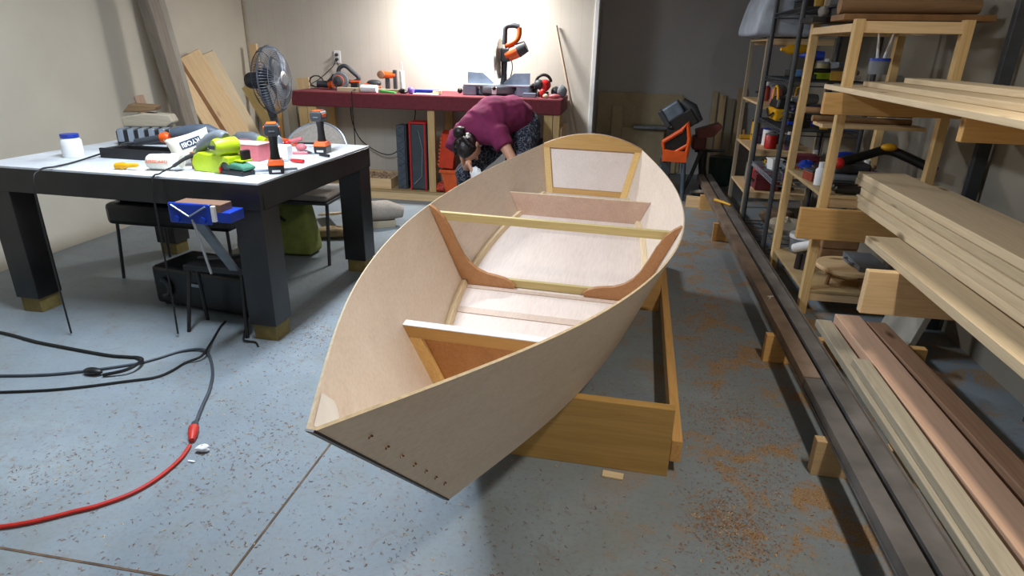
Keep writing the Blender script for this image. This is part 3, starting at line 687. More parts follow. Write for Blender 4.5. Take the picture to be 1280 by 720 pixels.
# things on the hidden left of the table, seen at the picture's left side
t = on_table('timber_scraps', 'weathered split timber chunk stacked on the ribbed case', 'timber', -2.98, 3.62, math.radians(15), z=TZ + .098)
b = MB()
b.prism([(-.16, -.05, 0), (.10, -.05, 0), (.15, -.05, .03), (.13, -.05, .075), (-.02, -.05, .085), (-.16, -.05, .06)], (0, 0, 0), (0, .1, 0)); b.build('chunk', grey_wood, t, bevel=.008)
MB().prism([(-.15, -.045, .087), (-.02, -.045, .09), (.05, -.045, .10), (.06, -.045, .13), (-.1, -.045, .14)], (0, 0, 0), (0, .09, 0)).build('upper_chunk', wood('dark_scrap', srgb(130, 104, 76), srgb(86, 64, 44)), t, bevel=.008)
t = on_table('vise_on_table', 'round white plastic jar at the left end of the black table', 'jar', -3.0, 3.0, 0)
t.name = 'plastic_jar'
MB().lathe([(.001, 0), (.05, .001), (.052, .01), (.052, .09), (.04, .105)], n=24).build('body', white, t, smooth=60)
MB().lathe([(.043, .105), (.045, .107), (.045, .125), (.001, .127)], n=24).build('lid', blue, t, smooth=60)

# blue vise of a folding workbench under the table's front edge
t = thing('folding_workbench', 'folding workbench with blue jaw plates standing under the black table', 'workbench', (-1.895, 2.47, .032))
j = MB().b2((-.105, -.045, .640), (.105, -.030, .735)).build('front_jaw', blue, t, bevel=.008)
for s_ in (-1, 1):
    MB().tube([(s_ * .085, -.047, .725), (0, -.050, .675)], .004, 8).build('brace_rib', lgrey, j, smooth=True)
    MB().cyl((s_ * .065, -.045, .662), (s_ * .065, -.056, .662), .015).build('bolt', blue, j, smooth=True)
MB().b2((.107, -.045, .655), (.125, -.015, .728)).build('jaw_pad', white, t, bevel=.003)
MB().b2((-.08, -.028, .695), (.15, .055, .733)).build('board', wood('dusty_board', srgb(128, 98, 80), srgb(98, 72, 58)), t, bevel=.002)
MB().b2((-.04, -.028, .65), (.19, .08, .699)).build('rear_jaw', blue, t, bevel=.004)
MB().prism([(-.03, -.02, .66), (.03, -.02, .66), (.03, .20, .33), (-.02, .20, .33)], (0, 0, 0), (0, .02, 0)).build('post', grey, t, bevel=.003)
MB().tube([(.015, -.05, .665), (.035, -.04, .52), (.05, -.03, .40)], .006, 8).build('handle', chrome, t, smooth=True)
MB().b2((-.30, .22, .30), (.04, .33, .33)).build('lower_shelf', black, t, bevel=.004)
for x in (-.28, .02):
    for y0, y1 in ((.04, -.02), (.23, .28)):
        MB().tube([(x, y0 + (.2 if y0 < .1 else .07), .30), (x + (.02 if x > 0 else -.02), y1 + (.2 if y0 < .1 else .06), -.032)], .010, 10).build('leg', black, t, smooth=True)
MB().tube(smoothpath([(-.2, .22, .38), (.02, .25, .40), (.18, .3, .42), (.02, .32, .37), (-.18, .25, .36)], 6), .006, 8).build('hose', black, t, smooth=True)
t = thing('equipment_case', 'black moulded equipment case on the floor under the black table', 'case', (-2.27, 3.02, 0), math.radians(-8))
MB().b2((-.33, -.12, .012), (.34, .20, .24)).build('body', plain('matt_black', srgb(22, 23, 25), .35), t, bevel=.02)
b = MB(); b.tube(arc((-.25, -.135, .12), .05, -PI / 2, PI / 2, 8), .012, 8); b.build('handle', dgrey, t, smooth=True)
MB().b2((-.06, -.13, .15), (.03, -.121, .17)).build('latch', lgrey, t, bevel=.003)
for x in (-.28, .28): MB().cyl((x, -.10, .0125), (x, -.05, .0125), .0125).build('foot', rubber, t, smooth=True)
t = thing('padded_bench', 'black padded bench on thin metal legs under the left of the black table', 'bench', (-2.72, 3.50, 0), 0)
MB().b2((-.42, -.24, .36), (.42, .24, .50)).build('seat_pad', MATS['matt_black'], t, bevel=.03)
MB().b2((-.40, -.22, .50), (.40, .22, .66)).build('folded_blanket', black, t, bevel=.05)
for x in (-.38, .38):
    for y in (-.20, .20): MB().tube([(x, y, .36), (x * 1.05, y * 1.1, 0)], .010, 10).build('leg', dgrey, t, smooth=True)
t = thing('olive_bag', 'olive green padded bag on the floor behind the black table leg', 'bag', (-2.44, 4.03, 0), 0)
MB().taper((0, 0, 0), (.62, .24, 1), (0, 0, .39), (.54, .16, 1)).build('bag', olive, t, smooth=60, sub=2, bevel=.05)
MB().tube(smoothpath([(-.12, -.09, .26), (0, -.12, .34), (.12, -.09, .26)], 5), .01, 8).build('strap', black, t, smooth=True)

# office chair behind the table
t = thing('stacking_chair', 'grey fabric chair with round back and thin metal legs behind the black table', 'chair', (-2.18, 4.30, 0), math.radians(3))
b = MB(); n = 20
pts = [(-.23, 0, .52), (.23, 0, .52), (.235, 0, .62)] + [(.235 * math.cos(PI * i / n), 0, .70 + .20 * math.sin(PI * i / n)) for i in range(n + 1)] + [(-.235, 0, .62)]
b.prism([(x, y + .10 * (abs(x) / .235) ** 2 * -1, z) for x, y, z in pts], (0, 0, 0), (0, .045, 0)); bk = b.build('backrest', fabric, t, bevel=.012)
MB().tube([(x * 1.01, -.10 * (abs(x) / .235) ** 2 + .022, z + .004) for x, y, z in pts[2:]], .008, 8).build('backrest_piping', lgrey, bk, smooth=True)
MB().b2((-.20, -.44, .43), (.20, .0, .475)).build('seat', fabric, t, bevel=.02)
MB().b2((-.205, -.45, .41), (.205, .02, .429)).build('seat_frame', dgrey, t, bevel=.003)
for sx in (-1, 1):
    MB().tube([(sx * .19, -.02, .41), (sx * .19, .02, .6), (sx * .17, .03, .66)], .011, 10).build('back_support', dgrey, t, smooth=True)
    for y0, y1 in ((-.42, -.50), (-.02, .08)):
        MB().tube([(sx * .19, y0, .41), (sx * .205, y1, 0)], .012, 10).build('leg', dgrey, t, smooth=True)
t = thing('tan_cushion', 'grey padded roll lying low behind the table', 'cushion', (-2.02, 4.80, 0), .5)
MB().tube([(-.2, 0, .12), (-.1, 0, .14), (.12, 0, .14), (.25, 0, .12)], [.06, .085, .085, .05], 14).build('roll', fabric, t, smooth=60)
MB().b2((-.16, -.05, 0), (.18, .05, .06)).build('base', grey_wood, t, bevel=.004)
t = thing('crumpled_cloth', 'crumpled tan work cloth on the floor behind the black table', 'cloth', (-2.24, 4.78, 0), .3)
def crumple(c, r, n, amp, seed):
    rnd = random.Random(seed); b = MB(); b.ball(c, r, n)
    b.v = [Vector(c) + (q - Vector(c)) * (1 + rnd.uniform(-amp, amp)) for q in b.v]; return b
crumple((-.05, -.32, .045), (.20, .09, .045), 16, .25, 3).build('cloth', tan_cloth, t, smooth=60, sub=1)
o = crumple((0, 0, .035), (.10, .06, .035), 14, .25, 5).build('work_glove', tan_cloth, smooth=60, sub=1); o.location = (-2.02, 4.56, 0); tag(o, 'small tan glove on the floor left of the bench', 'glove')
plank('offcut', (-2.56, 4.99, .03), (-2.26, 4.70, .13), .11, .019, pale_pine, label='pale pine offcut lying on the tan cloth behind the table', cat='board')

# pedestal fan
t = thing('pedestal_fan', 'dark pedestal fan with wire guard turned toward the right', 'fan', (-2.594, 4.45, 0))
MB().lathe([(.001, 0), (.15, .0), (.15, .012), (.13, .03), (.04, .045), (.03, .06)], n=32).build('base', black, t, smooth=True)
MB().cyl((0, 0, .05), (0, 0, .80), .016).build('pole', dgrey, t, smooth=True)
MB().tube([(0, 0, .78), (-.02, 0, .90), (-.06, 0, 1.04), (-.08, 0, 1.14)], [.02, .032, .03, .03], 12).build('neck', dgrey, t, smooth=True)
fx = Vector((1, .10, .04)).normalized(); fc = Vector((0, 0, 1.181)); upv = (Vector((0, 0, 1)) - fx * fx.z).normalized(); sdv = fx.cross(upv)
def fpnt(r, a, d): return fc + fx * d + (upv * math.sin(a) + sdv * math.cos(a)) * r
MB().lathe([(.001, -.20), (.045, -.195), (.058, -.17), (.06, -.10), (.05, -.06)], fc, fx, 20).build('motor_housing', black, t, smooth=True)
R_ = .236
for nm, dd in (('rear_guard', -1), ('front_guard', 1)):
    b = MB()
    for k in range(72):
        a = 2 * PI * k / 72; b.tube([fpnt(R_ * q, a, dd * h_) for q, h_ in ((1, .0), (.97, .035), (.85, .060), (.6, .075), (.30, .082), (.2, .083))], .0014, 5, False)
    for r_, h_ in ((1.005, 0), (.85, .061), (.55, .077), (.25, .083)): b.tube([fpnt(R_ * r_, 2 * PI * k / 40, dd * h_) for k in range(41)], .0025 if r_ < 1 else .006, 6, False)
    b.build(nm, plain('navy_wire', srgb(44, 50, 66), .4, .3) if dd < 0 else plain('steel_wire', srgb(128, 136, 150), .4, .4), t, smooth=True)
MB().lathe([(.062, .078), (.062, .090), (.045, .095), (.001, .096)], fc, fx, 28).build('badge_ring', chrome, t, smooth=True)
MB().lathe([(.044, .094), (.040, .099), (.001, .101)], fc, fx, 28).build('badge', grey, t, smooth=True)
MB().lathe([(.001, -.04), (.035, -.035), (.04, .0), (.035, .03), (.001, .045)], fc, fx, 20).build('hub', dgrey, t, smooth=True)
for k in range(3):
    a = 2 * PI * k / 3 + .3; b = MB(); vs = []
    for i in range(7):
        r_ = .035 + .16 * i / 6; w_ = .35 + .55 * math.sin(PI * (i + 1) / 8)
        for j_ in range(6): vs.append(fpnt(r_, a + w_ * (j_ / 5 - .5), .03 * (j_ / 5 - .5) * 2))
    b.add(vs, [(i * 6 + j_, i * 6 + j_ + 1, (i + 1) * 6 + j_ + 1, (i + 1) * 6 + j_) for i in range(6) for j_ in range(5)])
    o = b.build('blade', dgrey, t, smooth=True); so = o.modifiers.new('solid', 'SOLIDIFY'); so.thickness = .003

# lumber leaning on the left wall and in the corner
LW = -3.955
def lean(name, y0, y1, z1, w, th, mat, label, off=.42, x1=LW, upx=(1, -.75, .3)):
    return plank(name, (x1 + off, y0, .012), (x1 + .03 + th / 2, y1, z1), w, th, mat, up=upx, label=label, cat='board')
plank('grey_post', (-3.56, 4.86, 0.03), (-3.80, 4.66, 2.5), .13, .10, post_wood, up=(1, 0, 0), label='tall weathered grey post leaning on the left wall', cat='post', bevel=.01)
plank('post_shadow_board', (-3.72, 5.14, .02), (-3.90, 4.90, 2.6), .15, .02, whitewash, up=(1, 0, 0), label='tall pale grey board standing in for the shadow strip beside the weathered post', cat='board')  # grey board stands in for the shadow strip right of the post
lean('pine_board', 5.50, 5.06, 1.33, .11, .030, pine, 'narrow pine board leaning nearest the grey post')
lean('pine_board', 5.70, 5.18, 1.30, .05, .030, mdf, 'thin brown board edge leaning between two wide pine boards', off=.38)
lean('pine_board', 5.82, 5.36, 1.33, .20, .030, pine, 'widest pine board leaning on the left wall', off=.45)
lean('pine_board', 6.06, 5.60, 1.33, .16, .03, pale_pine, 'rightmost pale board of the tall leaning lumber', off=.37)
lean('strip_board', 4.72, 4.66, 1.02, .07, .02, pink_wood, 'short narrow strip leaning left of the grey post', off=.2)
lean('offcut', 6.10, 5.98, .78, .14, .03, pale_pine, 'short pine offcut standing in the corner beside the tall boards', off=.35)
plank('stud', (-3.72, 6.20, .012), (-3.82, 6.27, 1.42), .075, .038, pine, up=(0, 1, 0), label='tall thin stud standing in the corner of the room', cat='board')
plank('offcut', (-3.32, 6.14, .012), (-3.84, 6.08, 1.02), .11, .025, wood('yellow_pine', srgb(216, 190, 130), srgb(188, 156, 98)), up=(0, 1, 0), label='yellow pine board leaning diagonally in the corner', cat='board')
plank('offcut', (-3.60, 6.22, .012), (-3.66, 6.34, .86), .06, .03, fir, up=(0, 1, 0), label='thin brown offcut standing behind the short pine offcut', cat='board')
plank('offcut', (-3.45, 6.28, .012), (-3.50, 6.33, .95), .10, .03, grey_wood, up=(0, 1, 0), label='grey brown board standing behind the fan', cat='board')
plank('offcut', (-3.30, 6.27, .012), (-3.36, 6.36, 1.10), .14, .02, pine, up=(0, 1, 0), label='wide pine board behind the fan pole', cat='board')
# ------------------------------------------------------------------ long bench with maroon cover
BZ = 1.01
bn = thing('long_bench', 'long timber bench with maroon cloth covered top along the back wall', 'workbench', (-1.87, 5.79, 0))
def bw(lo, hi, name, mat, bevel=.003, parent=bn): return MB().b2(lo, hi).build(name, mat, parent, bevel=bevel, world=True)
bw((-3.2, 5.79, .872), (-.575, 6.395, BZ), 'cloth_top', maroon, .012)
vp = wood('pine_upright', srgb(222, 190, 136), srgb(186, 142, 84), axis=2)
for x0, x1 in ((-3.15, -3.06), (-3.055, -2.965), (-1.845, -1.775), (-.735, -.655), (-.65, -.59)):
    bw((x0, 5.82, .092), (x1, 5.86 if x0 < -1 else 5.90, .871), 'post', vp)
for x0 in (-3.1, -1.82, -.7): bw((x0, 6.33, .092), (x0 + .08, 6.37, .871), 'post', vp)
bw((-3.12, 5.80, 0), (-.58, 5.838, .09), 'base_rail', MATS['pine'])
bw((-3.12, 6.33, 0), (-.58, 6.368, .07), 'base_rail', MATS['pine'])
bw((-3.12, 5.795, .0705), (-.58, 6.375, .0915), 'bottom_shelf', ply('shelf_ply', srgb(196, 172, 130), srgb(170, 144, 102)))
bw((-.595, 5.86, .60), (-.57, 6.37, .75), 'side_brace', MATS['pine'])

def on_bench(name, label, cat, x, y, rz=0, group=None, z=BZ): return thing(name, label, cat, (x, y, z), rz, group)
# router/grinder bundle
t = on_bench('coiled_sander', 'dark corded sander with a coiled cord and orange end at the left of the bench', 'power tool', -3.03, 6.15, .2)
MB().tube([(-.06, 0, .05), (.02, 0, .045), (.07, 0, .04)], [.03, .036, .03], 14).build('body', dgrey, t, smooth=True)
MB().tube([(.06, -.01, .04), (.10, -.02, .045)], [.036, .036], 14).build('head', orange, t, smooth=True)
MB().tube([(.04, -.01, .05), (.09, -.02, .10), (.12, -.02, .14)], [.02, .016, .014], 10).build('grip', dgrey, t, smooth=True)
MB().tube([(-.07 + .07 * math.cos(a / 10 * 2 * PI), .01 + .004 * a / 10, .07 + .055 * math.sin(a / 10 * 2 * PI)) for a in range(36)], .006, 7).build('power_cord', rubber, t, smooth=True)
# circular saw
t = on_bench('circular_saw', 'grey and orange circular saw on the left part of the bench', 'power tool', -2.80, 6.12, .15)
MB().b2((-.15, -.07, .0), (.16, .06, .006)).build('shoe', dgrey, t, bevel=.002)
MB().lathe([(.001, -.03), (.075, -.028), (.085, .0), (.075, .02)], (-.02, -.02, .088), (0, 1, 0), 26).build('blade_guard', grey, t, smooth=True)
MB().lathe([(.001, -.11), (.042, -.10), (.05, -.07), (.05, 0)], (-.03, 0, .085), (0, 1, 0), 20).build('motor', dgrey, t, smooth=True)
MB().lathe([(.052, -.07), (.054, -.06), (.052, -.05)], (-.03, 0, .085), (0, 1, 0), 20).build('motor_band', orange, t, smooth=True)
MB().tube(smoothpath([(-.05, 0, .12), (-.03, 0, .20), (.03, 0, .225), (.10, 0, .17), (.16, 0, .11), (.10, 0, .075), (.02, 0, .09)], 5), .020, 12).build('handle', dgrey, t, smooth=True)
MB().b2((.07, -.025, .07), (.17, .025, .09)).build('handle_stripe', orange, t, bevel=.006)
MB().b2((.08, -.035, .01), (.15, .035, .068)).build('battery', black, t, bevel=.006)
# orange palm sander
t = on_bench('palm_sander', 'orange palm sander with dark grip on the bench left of the paper roll', 'power tool', -2.49, 6.08, 0)
MB().ball((0, 0, .04), (.10, .05, .038), 18).build('body', orange, t, smooth=True)
MB().ball((.03, 0, .072), (.075, .04, .035), 18).build('grip', dgrey, t, smooth=True)
MB().b2((.05, -.045, .0), (.11, .045, .02)).build('pad', black, t, bevel=.004)
t = on_bench('nailer', 'orange and bronze compact nailer standing on the bench', 'power tool', -2.33, 6.12, .1)
MB().lathe([(.001, -.05), (.035, -.045), (.04, -.02), (.04, .03), (.03, .05)], (-.06, 0, .155), (0, 1, 0), 20).build('end_cap', plain('bronze_plastic', srgb(150, 104, 78), .45), t, smooth=True)
MB().tube([(-.05, 0, .155), (.03, 0, .15), (.08, 0, .15)], [.036, .03, .024], 14).build('barrel', orange, t, smooth=True)
MB().b2((-.025, -.02, .02), (.015, .02, .15)).build('grip', dgrey, t, bevel=.006)
MB().b2((.055, -.02, .01), (.09, .02, .20)).build('magazine', dgrey, t, bevel=.006)
MB().b2((-.03, -.022, .0), (.092, .022, .022)).build('battery', orange, t, bevel=.004)
# small things
plank('wood_offcut', (-2.75, 5.88, BZ + .02), (-2.52, 5.86, BZ + .02), .04, .038, pale_pine, label='short pale pine offcut at the front edge of the bench', cat='board')
plank('wood_strip', (-2.50, 6.02, BZ + .014), (-2.05, 5.99, BZ + .014), .05, .026, pale_pine, label='long pale pine strip lying behind the white roll on the bench', cat='board')
o = MB().lathe([(.001, 0), (.035, .0005), (.035, .155), (.001, .1555)], (0, 0, .035), (1, 0, 0), 24).build('paper_roll', paper, smooth=60); o.location = (-2.50, 5.86, BZ); tag(o, 'white paper roll lying at the front of the bench', 'roll')
o = MB().prism([(-.08, -.02, 0), (.08, -.02, 0), (.075, -.02, .012), (-.07, -.02, .028)], (0, 0, 0), (0, .05, 0)).build('green_scraper', plain('leaf_green', srgb(60, 170, 80), .4), bevel=.004); o.location = (-2.24, 5.86, BZ); tag(o, 'bright green plastic wedge beside the white roll', 'wedge')
t = on_bench('caulk_tube', 'tall white tube standing upright on the bench', 'tube', -2.13, 5.97, 0)
MB().lathe([(.001, 0), (.024, .001), (.024, .19), (.02, .20)], n=20).build('body', white, t, smooth=60)
MB().lathe([(.008, .20), (.006, .25), (.003, .28)], n=12).build('nozzle', white, t, smooth=60)
o = crumple((0, 0, .022), (.045, .03, .022), 12, .3, 9).build('dark_clamp', black, smooth=60); o.location = (-2.09, 5.87, BZ); tag(o, 'small black spring clamp left of the purple ball', 'clamp')
o = MB().ball((0, 0, .033), .033, 20).build('chalk_ball', purple, smooth=True); o.location = (-2.01, 5.865, BZ); tag(o, 'purple ball on the front edge of the bench', 'ball')
o = MB().b2((-.14, -.02, 0), (.14, .02, .03)).build('spirit_level', blue, bevel=.004); o.location = (-1.93, 6.06, BZ); tag(o, 'blue level lying behind the purple ball', 'level')
o = MB().b2((-.12, -.06, 0), (.12, .06, .006)).build('paper_pad', paper, bevel=.002); o.location = (-1.86, 5.88, BZ); tag(o, 'white paper pad right of the purple ball', 'paper')
plank('tiny_block', (-1.80, 5.89, BZ + .021), (-1.72, 5.885, BZ + .021), .04, .028, pale_pine, label='tiny pine block on the white paper pad', cat='block')
# miter saw
t = on_bench('miter_saw', 'grey and orange miter saw with raised head on the bench behind the person', 'power tool', -1.21, 6.06, 0)
ms = plain('cast_metal', srgb(138, 152, 172), .4, .3)
b = MB(); b.b2((-.32, -.12, .0), (-.19, .12, .085)); b.b2((.19, -.12, .0), (.32, .12, .085)); b.b2((-.19, -.04, .0), (.19, .12, .05)); b.build('base', ms, t, bevel=.01)
b = MB(); b.b2((-.315, -.12, .0855), (.315, .10, .100)); b.build('table', plain('table_metal', srgb(190, 200, 214), .3, .5), t, bevel=.003)
MB().lathe([(.001, 0), (.17, .001), (.175, .04), (.17, .058)], (0, 0, .027), (0, 0, 1), 36).build('turntable', grey, t, smooth=True)
for sx in (-1, 1):
    MB().prism([(sx * .30, .0, .1005), (sx * .05, .0, .1005), (sx * .05, .0, .115), (sx * .15, .0, .20), (sx * .30, .0, .205)], (0, 0, 0), (0, .015, 0)).build('fence', ms, t, bevel=.002)
MB().b2((-.022, -.20, .02), (.022, -.13, .085)).build('miter_handle', white, t, bevel=.006)
MB().ball((0, -.205, .075), .018).build('miter_knob', black, t, smooth=True)
MB().ball((-.36, -.06, .035), .026).build('lock_knob', black, t, smooth=True)
MB().lathe([(.001, -.016), (.18, -.014), (.185, -.008), (.185, .008), (.18, .014), (.001, .016)], (-.01, .06, .33), (1, 0, 0), 40).build('blade_guard', plain('guard_metal', srgb(176, 172, 160), .35, .5), t, smooth=True)
MB().tube([(.03, .10, .08), (.035, .10, .20), (.04, .08, .34)], [.035, .026, .03], 12).build('pivot_arm', dgrey, t, smooth=True)
MB().b2((.015, .0, .30), (.10, .11, .42)).build('gear_case', dgrey, t, bevel=.01)
MB().tube([(.06, .05, .35), (.14, .05, .385), (.20, .05, .41)], [.055, .062, .058], 16).build('motor', orange, t, smooth=True)
MB().tube([(.17, .05, .40), (.25, .05, .44)], [.066, .052], 16).build('motor_cap', dgrey, t, smooth=True)
MB().tube(smoothpath([(.05, .03, .44), (.10, .03, .455), (.16, .03, .49), (.185, .03, .54), (.185, .03, .60)], 4), .024, 12).build('handle_bow', orange, t, smooth=True)
MB().tube(smoothpath([(.185, .03, .605), (.12, .03, .615), (.06, .03, .60), (.052, .03, .53), (.05, .03, .45)], 4), .024, 12).build('handle', dgrey, t, smooth=True)
MB().tube(smoothpath([(.10, .07, .36), (.115, .09, .25), (.095, .10, .15)], 5), .005, 8).build('hose', black, t, smooth=True)
# right end clutter
t = on_bench('angle_grinder', 'black and red sander with hoop handle at the right end of the bench', 'power tool', -.80, 6.06, .1)
MB().tube(arc((.02, 0, .125), .07, .1, PI * 1.02, 12), [.014] * 13, 10).build('hoop_handle', black, t, smooth=True)
MB().lathe([(.001, -.05), (.045, -.045), (.055, .0), (.045, .045), (.001, .05)], (.03, 0, .10), (.5, 1, .2), 20).build('body', red, t, smooth=True)
MB().ball((-.02, -.02, .11), (.05, .045, .045)).build('front_body', dgrey, t, smooth=True)
MB().tube([(-.07, 0, .10), (-.13, .02, .07), (-.16, .03, .03)], [.02, .016, .01], 10).build('cord_end', black, t, smooth=True)
MB().b2((-.03, -.05, 0), (.07, .05, .045)).build('base_plate', black, t, bevel=.006)
o = MB().b2((-.06, -.03, 0), (.06, .03, .04)).build('small_box', ms, bevel=.004); o.location = (-.885, 5.90, BZ); tag(o, 'small pale grey box at the front right of the bench', 'box')
o = MB().b2((-.05, -.04, 0), (.05, .04, .075)).build('dark_box', dgrey, bevel=.01); o.location = (-.90, 6.15, BZ); tag(o, 'dark grey rounded box beside the miter saw', 'box')
for k, (x, y, m, l) in enumerate([(-.77, 5.93, red, 'red crumpled tool grip at the right end of the bench'), (-.73, 5.87, pale_pine, 'small pale wedge at the bench front right of the red grip'), (-.60, 6.02, grey, 'grey lumpy plastic tub at the far right end of the bench'), (-.67, 6.10, dgrey, 'dark lumpy tool behind the orange cloth'), (-.65, 5.88, redpink, 'pinkish orange cloth folded at the bench right end')]):
    sz = [(.03, .03, .04), (.03, .02, .02), (.05, .05, .055), (.05, .05, .045), (.055, .03, .02)][k]
    o = crumple((0, 0, sz[2]), sz, 12, .16, 20 + k).build(['red_tool', 'wood_wedge', 'plastic_tub', 'sanding_tool', 'folded_cloth'][k], m, smooth=60, sub=1); o.location = (x, y, BZ); tag(o, l, ['grip', 'wedge', 'tub', 'power tool', 'cloth'][k])
# wall outlet, cords
t = thing('wall_outlet', 'white double wall outlet with black plugs above the bench', 'outlet', (-2.975, 6.41, 1.31))
MB().b2((-.035, -.008, -.06), (.035, 0, .06)).build('cover_plate', white, t, bevel=.003)
for z in (-.022, .022):
    MB().lathe([(.016, 0), (.015, .02), (.008, .035)], (-.002, -.008, z), (0, -1, 0), 14).build('plug', black, t, smooth=True)
def cord(name, pts, r, mat, label, n=8): return tag(MB().tube(smoothpath(pts, n), r, 7).build(name, mat, smooth=True), label, 'cord')
cord('tool_cable', [(-2.98, 6.37, 1.29), (-3.02, 6.38, 1.22), (-3.16, 6.36, 1.10), (-3.25, 6.3, 1.03), (-3.1, 6.25, 1.02)], .004, rubber, 'thin black cord from the outlet down left to the coiled sander')
cord('tool_cable', [(-2.98, 6.37, 1.29), (-2.95, 6.38, 1.2), (-2.90, 6.33, 1.09), (-2.88, 6.27, 1.03)], .004, rubber, 'thin black cord from the outlet down to the circular saw')
cord('lamp_cable', [(-1.62, 6.385, 2.25), (-1.62, 6.395, 1.7), (-1.655, 6.395, 1.4), (-1.66, 6.385, 1.16), (-1.70, 6.36, 1.035)], .003, white, 'thin pale cord running down the back wall left of the miter saw')
cord('hanging_cable', [(-2.54, 6.05, 1.04), (-2.56, 5.80, 1.03), (-2.57, 5.778, .95), (-2.565, 5.77, .6), (-2.56, 5.76, .4), (-2.52, 5.77, .25), (-2.50, 5.75, .12), (-2.55, 5.66, .01), (-2.52, 5.55, .008), (-2.30, 5.50, .008), (-2.15, 5.33, .008), (-2.25, 5.15, .008), (-2.40, 5.03, .008)], .005, rubber, 'black cord hanging in front of the bench and curling on the floor')
cord('slack_cable', [(-2.86, 6.38, .87), (-2.84, 6.36, .66), (-2.74, 6.34, .48), (-2.52, 6.32, .36), (-2.36, 6.32, .38), (-2.24, 6.34, .55), (-2.16, 6.36, .70), (-2.14, 6.38, .87)], .005, rubber, 'slack black cord looping against the wall under the bench')
# folded plastic sawhorses
t = thing('folded_sawhorse', 'grey ribbed folded plastic sawhorse standing on end under the bench', 'sawhorse', (-2.12, 6.0, .092))
b = MB(); b.b2((-.07, -.11, 0), (.015, .05, .62))
for k in range(17): b.box((-.03, -.112, .03 + k * .036), (.075, .02, .014), Euler((0, .5 if k % 2 else -.5, 0)))
b.build('body', plain('slate_ribbed', srgb(78, 88, 100), .5), t, bevel=.004)
MB().b2((.0155, -.10, .0), (.03, .04, .63)).build('side_rail', dgrey, t, bevel=.003)
t = thing('red_edged_sawhorse', 'grey folded sawhorse with red frame leaning beside the bench post', 'sawhorse', (-1.96, 5.97, .092))
MB().b2((-.085, -.10, .01), (.085, .06, .64)).build('body', plain('slate_body', srgb(62, 72, 80), .5), t, bevel=.006)
b = MB()
for x in (-.082, .07): b.b2((x - .006, -.115, .0), (x + .010, -.101, .66))
b.b2((-.09, -.115, .645), (.09, .05, .662)); b.build('red_frame', red, t, bevel=.003)
MB().tube([(-.05, -.112, .06), (.03, -.112, .14), (.045, -.112, .4), (.01, -.112, .58)], .005, 7).build('brace_wire', lgrey, t, smooth=True)
# shavings tray
t = thing('wooden_tray', 'low pine tray full of wood shavings under the bench', 'tray', (-2.47, 6.07, .092))
b = MB(); b.b2((-.22, -.22, 0), (.22, .22, .01)); b.b2((-.22, -.22, .01), (.22, -.20, .10)); b.b2((-.22, .20, .01), (.22, .22, .10)); b.b2((-.22, -.20, .01), (-.2, .2, .10)); b.b2((.2, -.20, .01), (.22, .2, .10)); b.build('box', pine, t, bevel=.002)
b = MB(); rnd = random.Random(4)
for k in range(700):
    c = Vector((rnd.uniform(-.19, .19), rnd.uniform(-.19, .19), rnd.uniform(.05, .095))); b.box(c, (.02, .012, .002), Euler((rnd.uniform(-1, 1), rnd.uniform(-1, 1), rnd.uniform(0, 6))))
o = b.build('tray_shavings', plain('shaving', srgb(206, 176, 146), .8)); o.location = (-2.47, 6.07, .092); tag(o, 'pinkish wood shavings heaped in the pine tray', 'shavings', kind='stuff')
# orange tool box
t = thing('orange_toolbox', 'open bright orange plastic tool box with raised lid under the bench', 'tool box', (-1.59, 5.93, .092))
b = MB(); b.taper((0, 0, 0), (.17, .24, 1), (0, 0, .22), (.24, .32, 1)); b.build('tub', orange, t, bevel=.006)
b = MB(); b.b2((-.135, -.175, .205), (.135, .175, .235)); b.build('rim', orange, t, bevel=.005)
b = MB(); b.b2((-.20, -.15, .24), (-.185, .15, .56)); b.b2((-.185, -.15, .24), (-.06, -.135, .56)); b.b2((-.185, .135, .24), (-.06, .15, .56)); b.b2((-.185, -.135, .545), (-.06, .135, .56)); b.build('lid', plain('red_orange', srgb(214, 60, 24), .4), t, bevel=.004, xf=Euler((0, .12, .2)).to_matrix().to_4x4())
b = MB()
for k in range(8): b.b2((-.21, -.155, .26 + k * .035), (-.19, -.145, .275 + k * .035))
b.build('lid_ribs', orange, t, xf=Euler((0, .12, .2)).to_matrix().to_4x4())
o = crumple((0, 0, .05), (.09, .06, .05), 14, .3, 31).build('red_cord_bundle', plain('red_orange_cord', srgb(206, 70, 54), .6, var=.35, nscale=40), smooth=60, sub=1); o.location = (-1.72, 5.87, .092); tag(o, 'small red and white bundle in front of the orange tool box', 'bundle')
o = MB().taper((0, 0, 0), (.34, .35, 1), (0, 0, .50), (.34, .35, 1)).build('black_cabinet', black, bevel=.01); o.location = (-.95, 6.15, .092); tag(o, 'black cabinet under the right end of the bench', 'cabinet')
t = thing('black_bin', 'black bag with a white rim under the right end of the bench', 'bag', (-.79, 5.62, 0))
MB().taper((0, 0, 0), (.16, .16, 1), (0, 0, .56), (.12, .14, 1)).build('bag', black, t, bevel=.02)
MB().tube(arc((-.03, -.05, .60), .07, -PI * .9, -PI * .25, 10), .012, 8).build('rim', white, t, smooth=True)
wood('stick_pale', srgb(204, 184, 164), srgb(180, 158, 136), knots=False)
plank('leaning_stick', (-.268, 6.06, 0.01), (-.722, 6.385, 1.64), .020, .018, MATS['stick_pale'], label='thin pale wooden stick leaning on the back wall at the bench end', cat='stick')

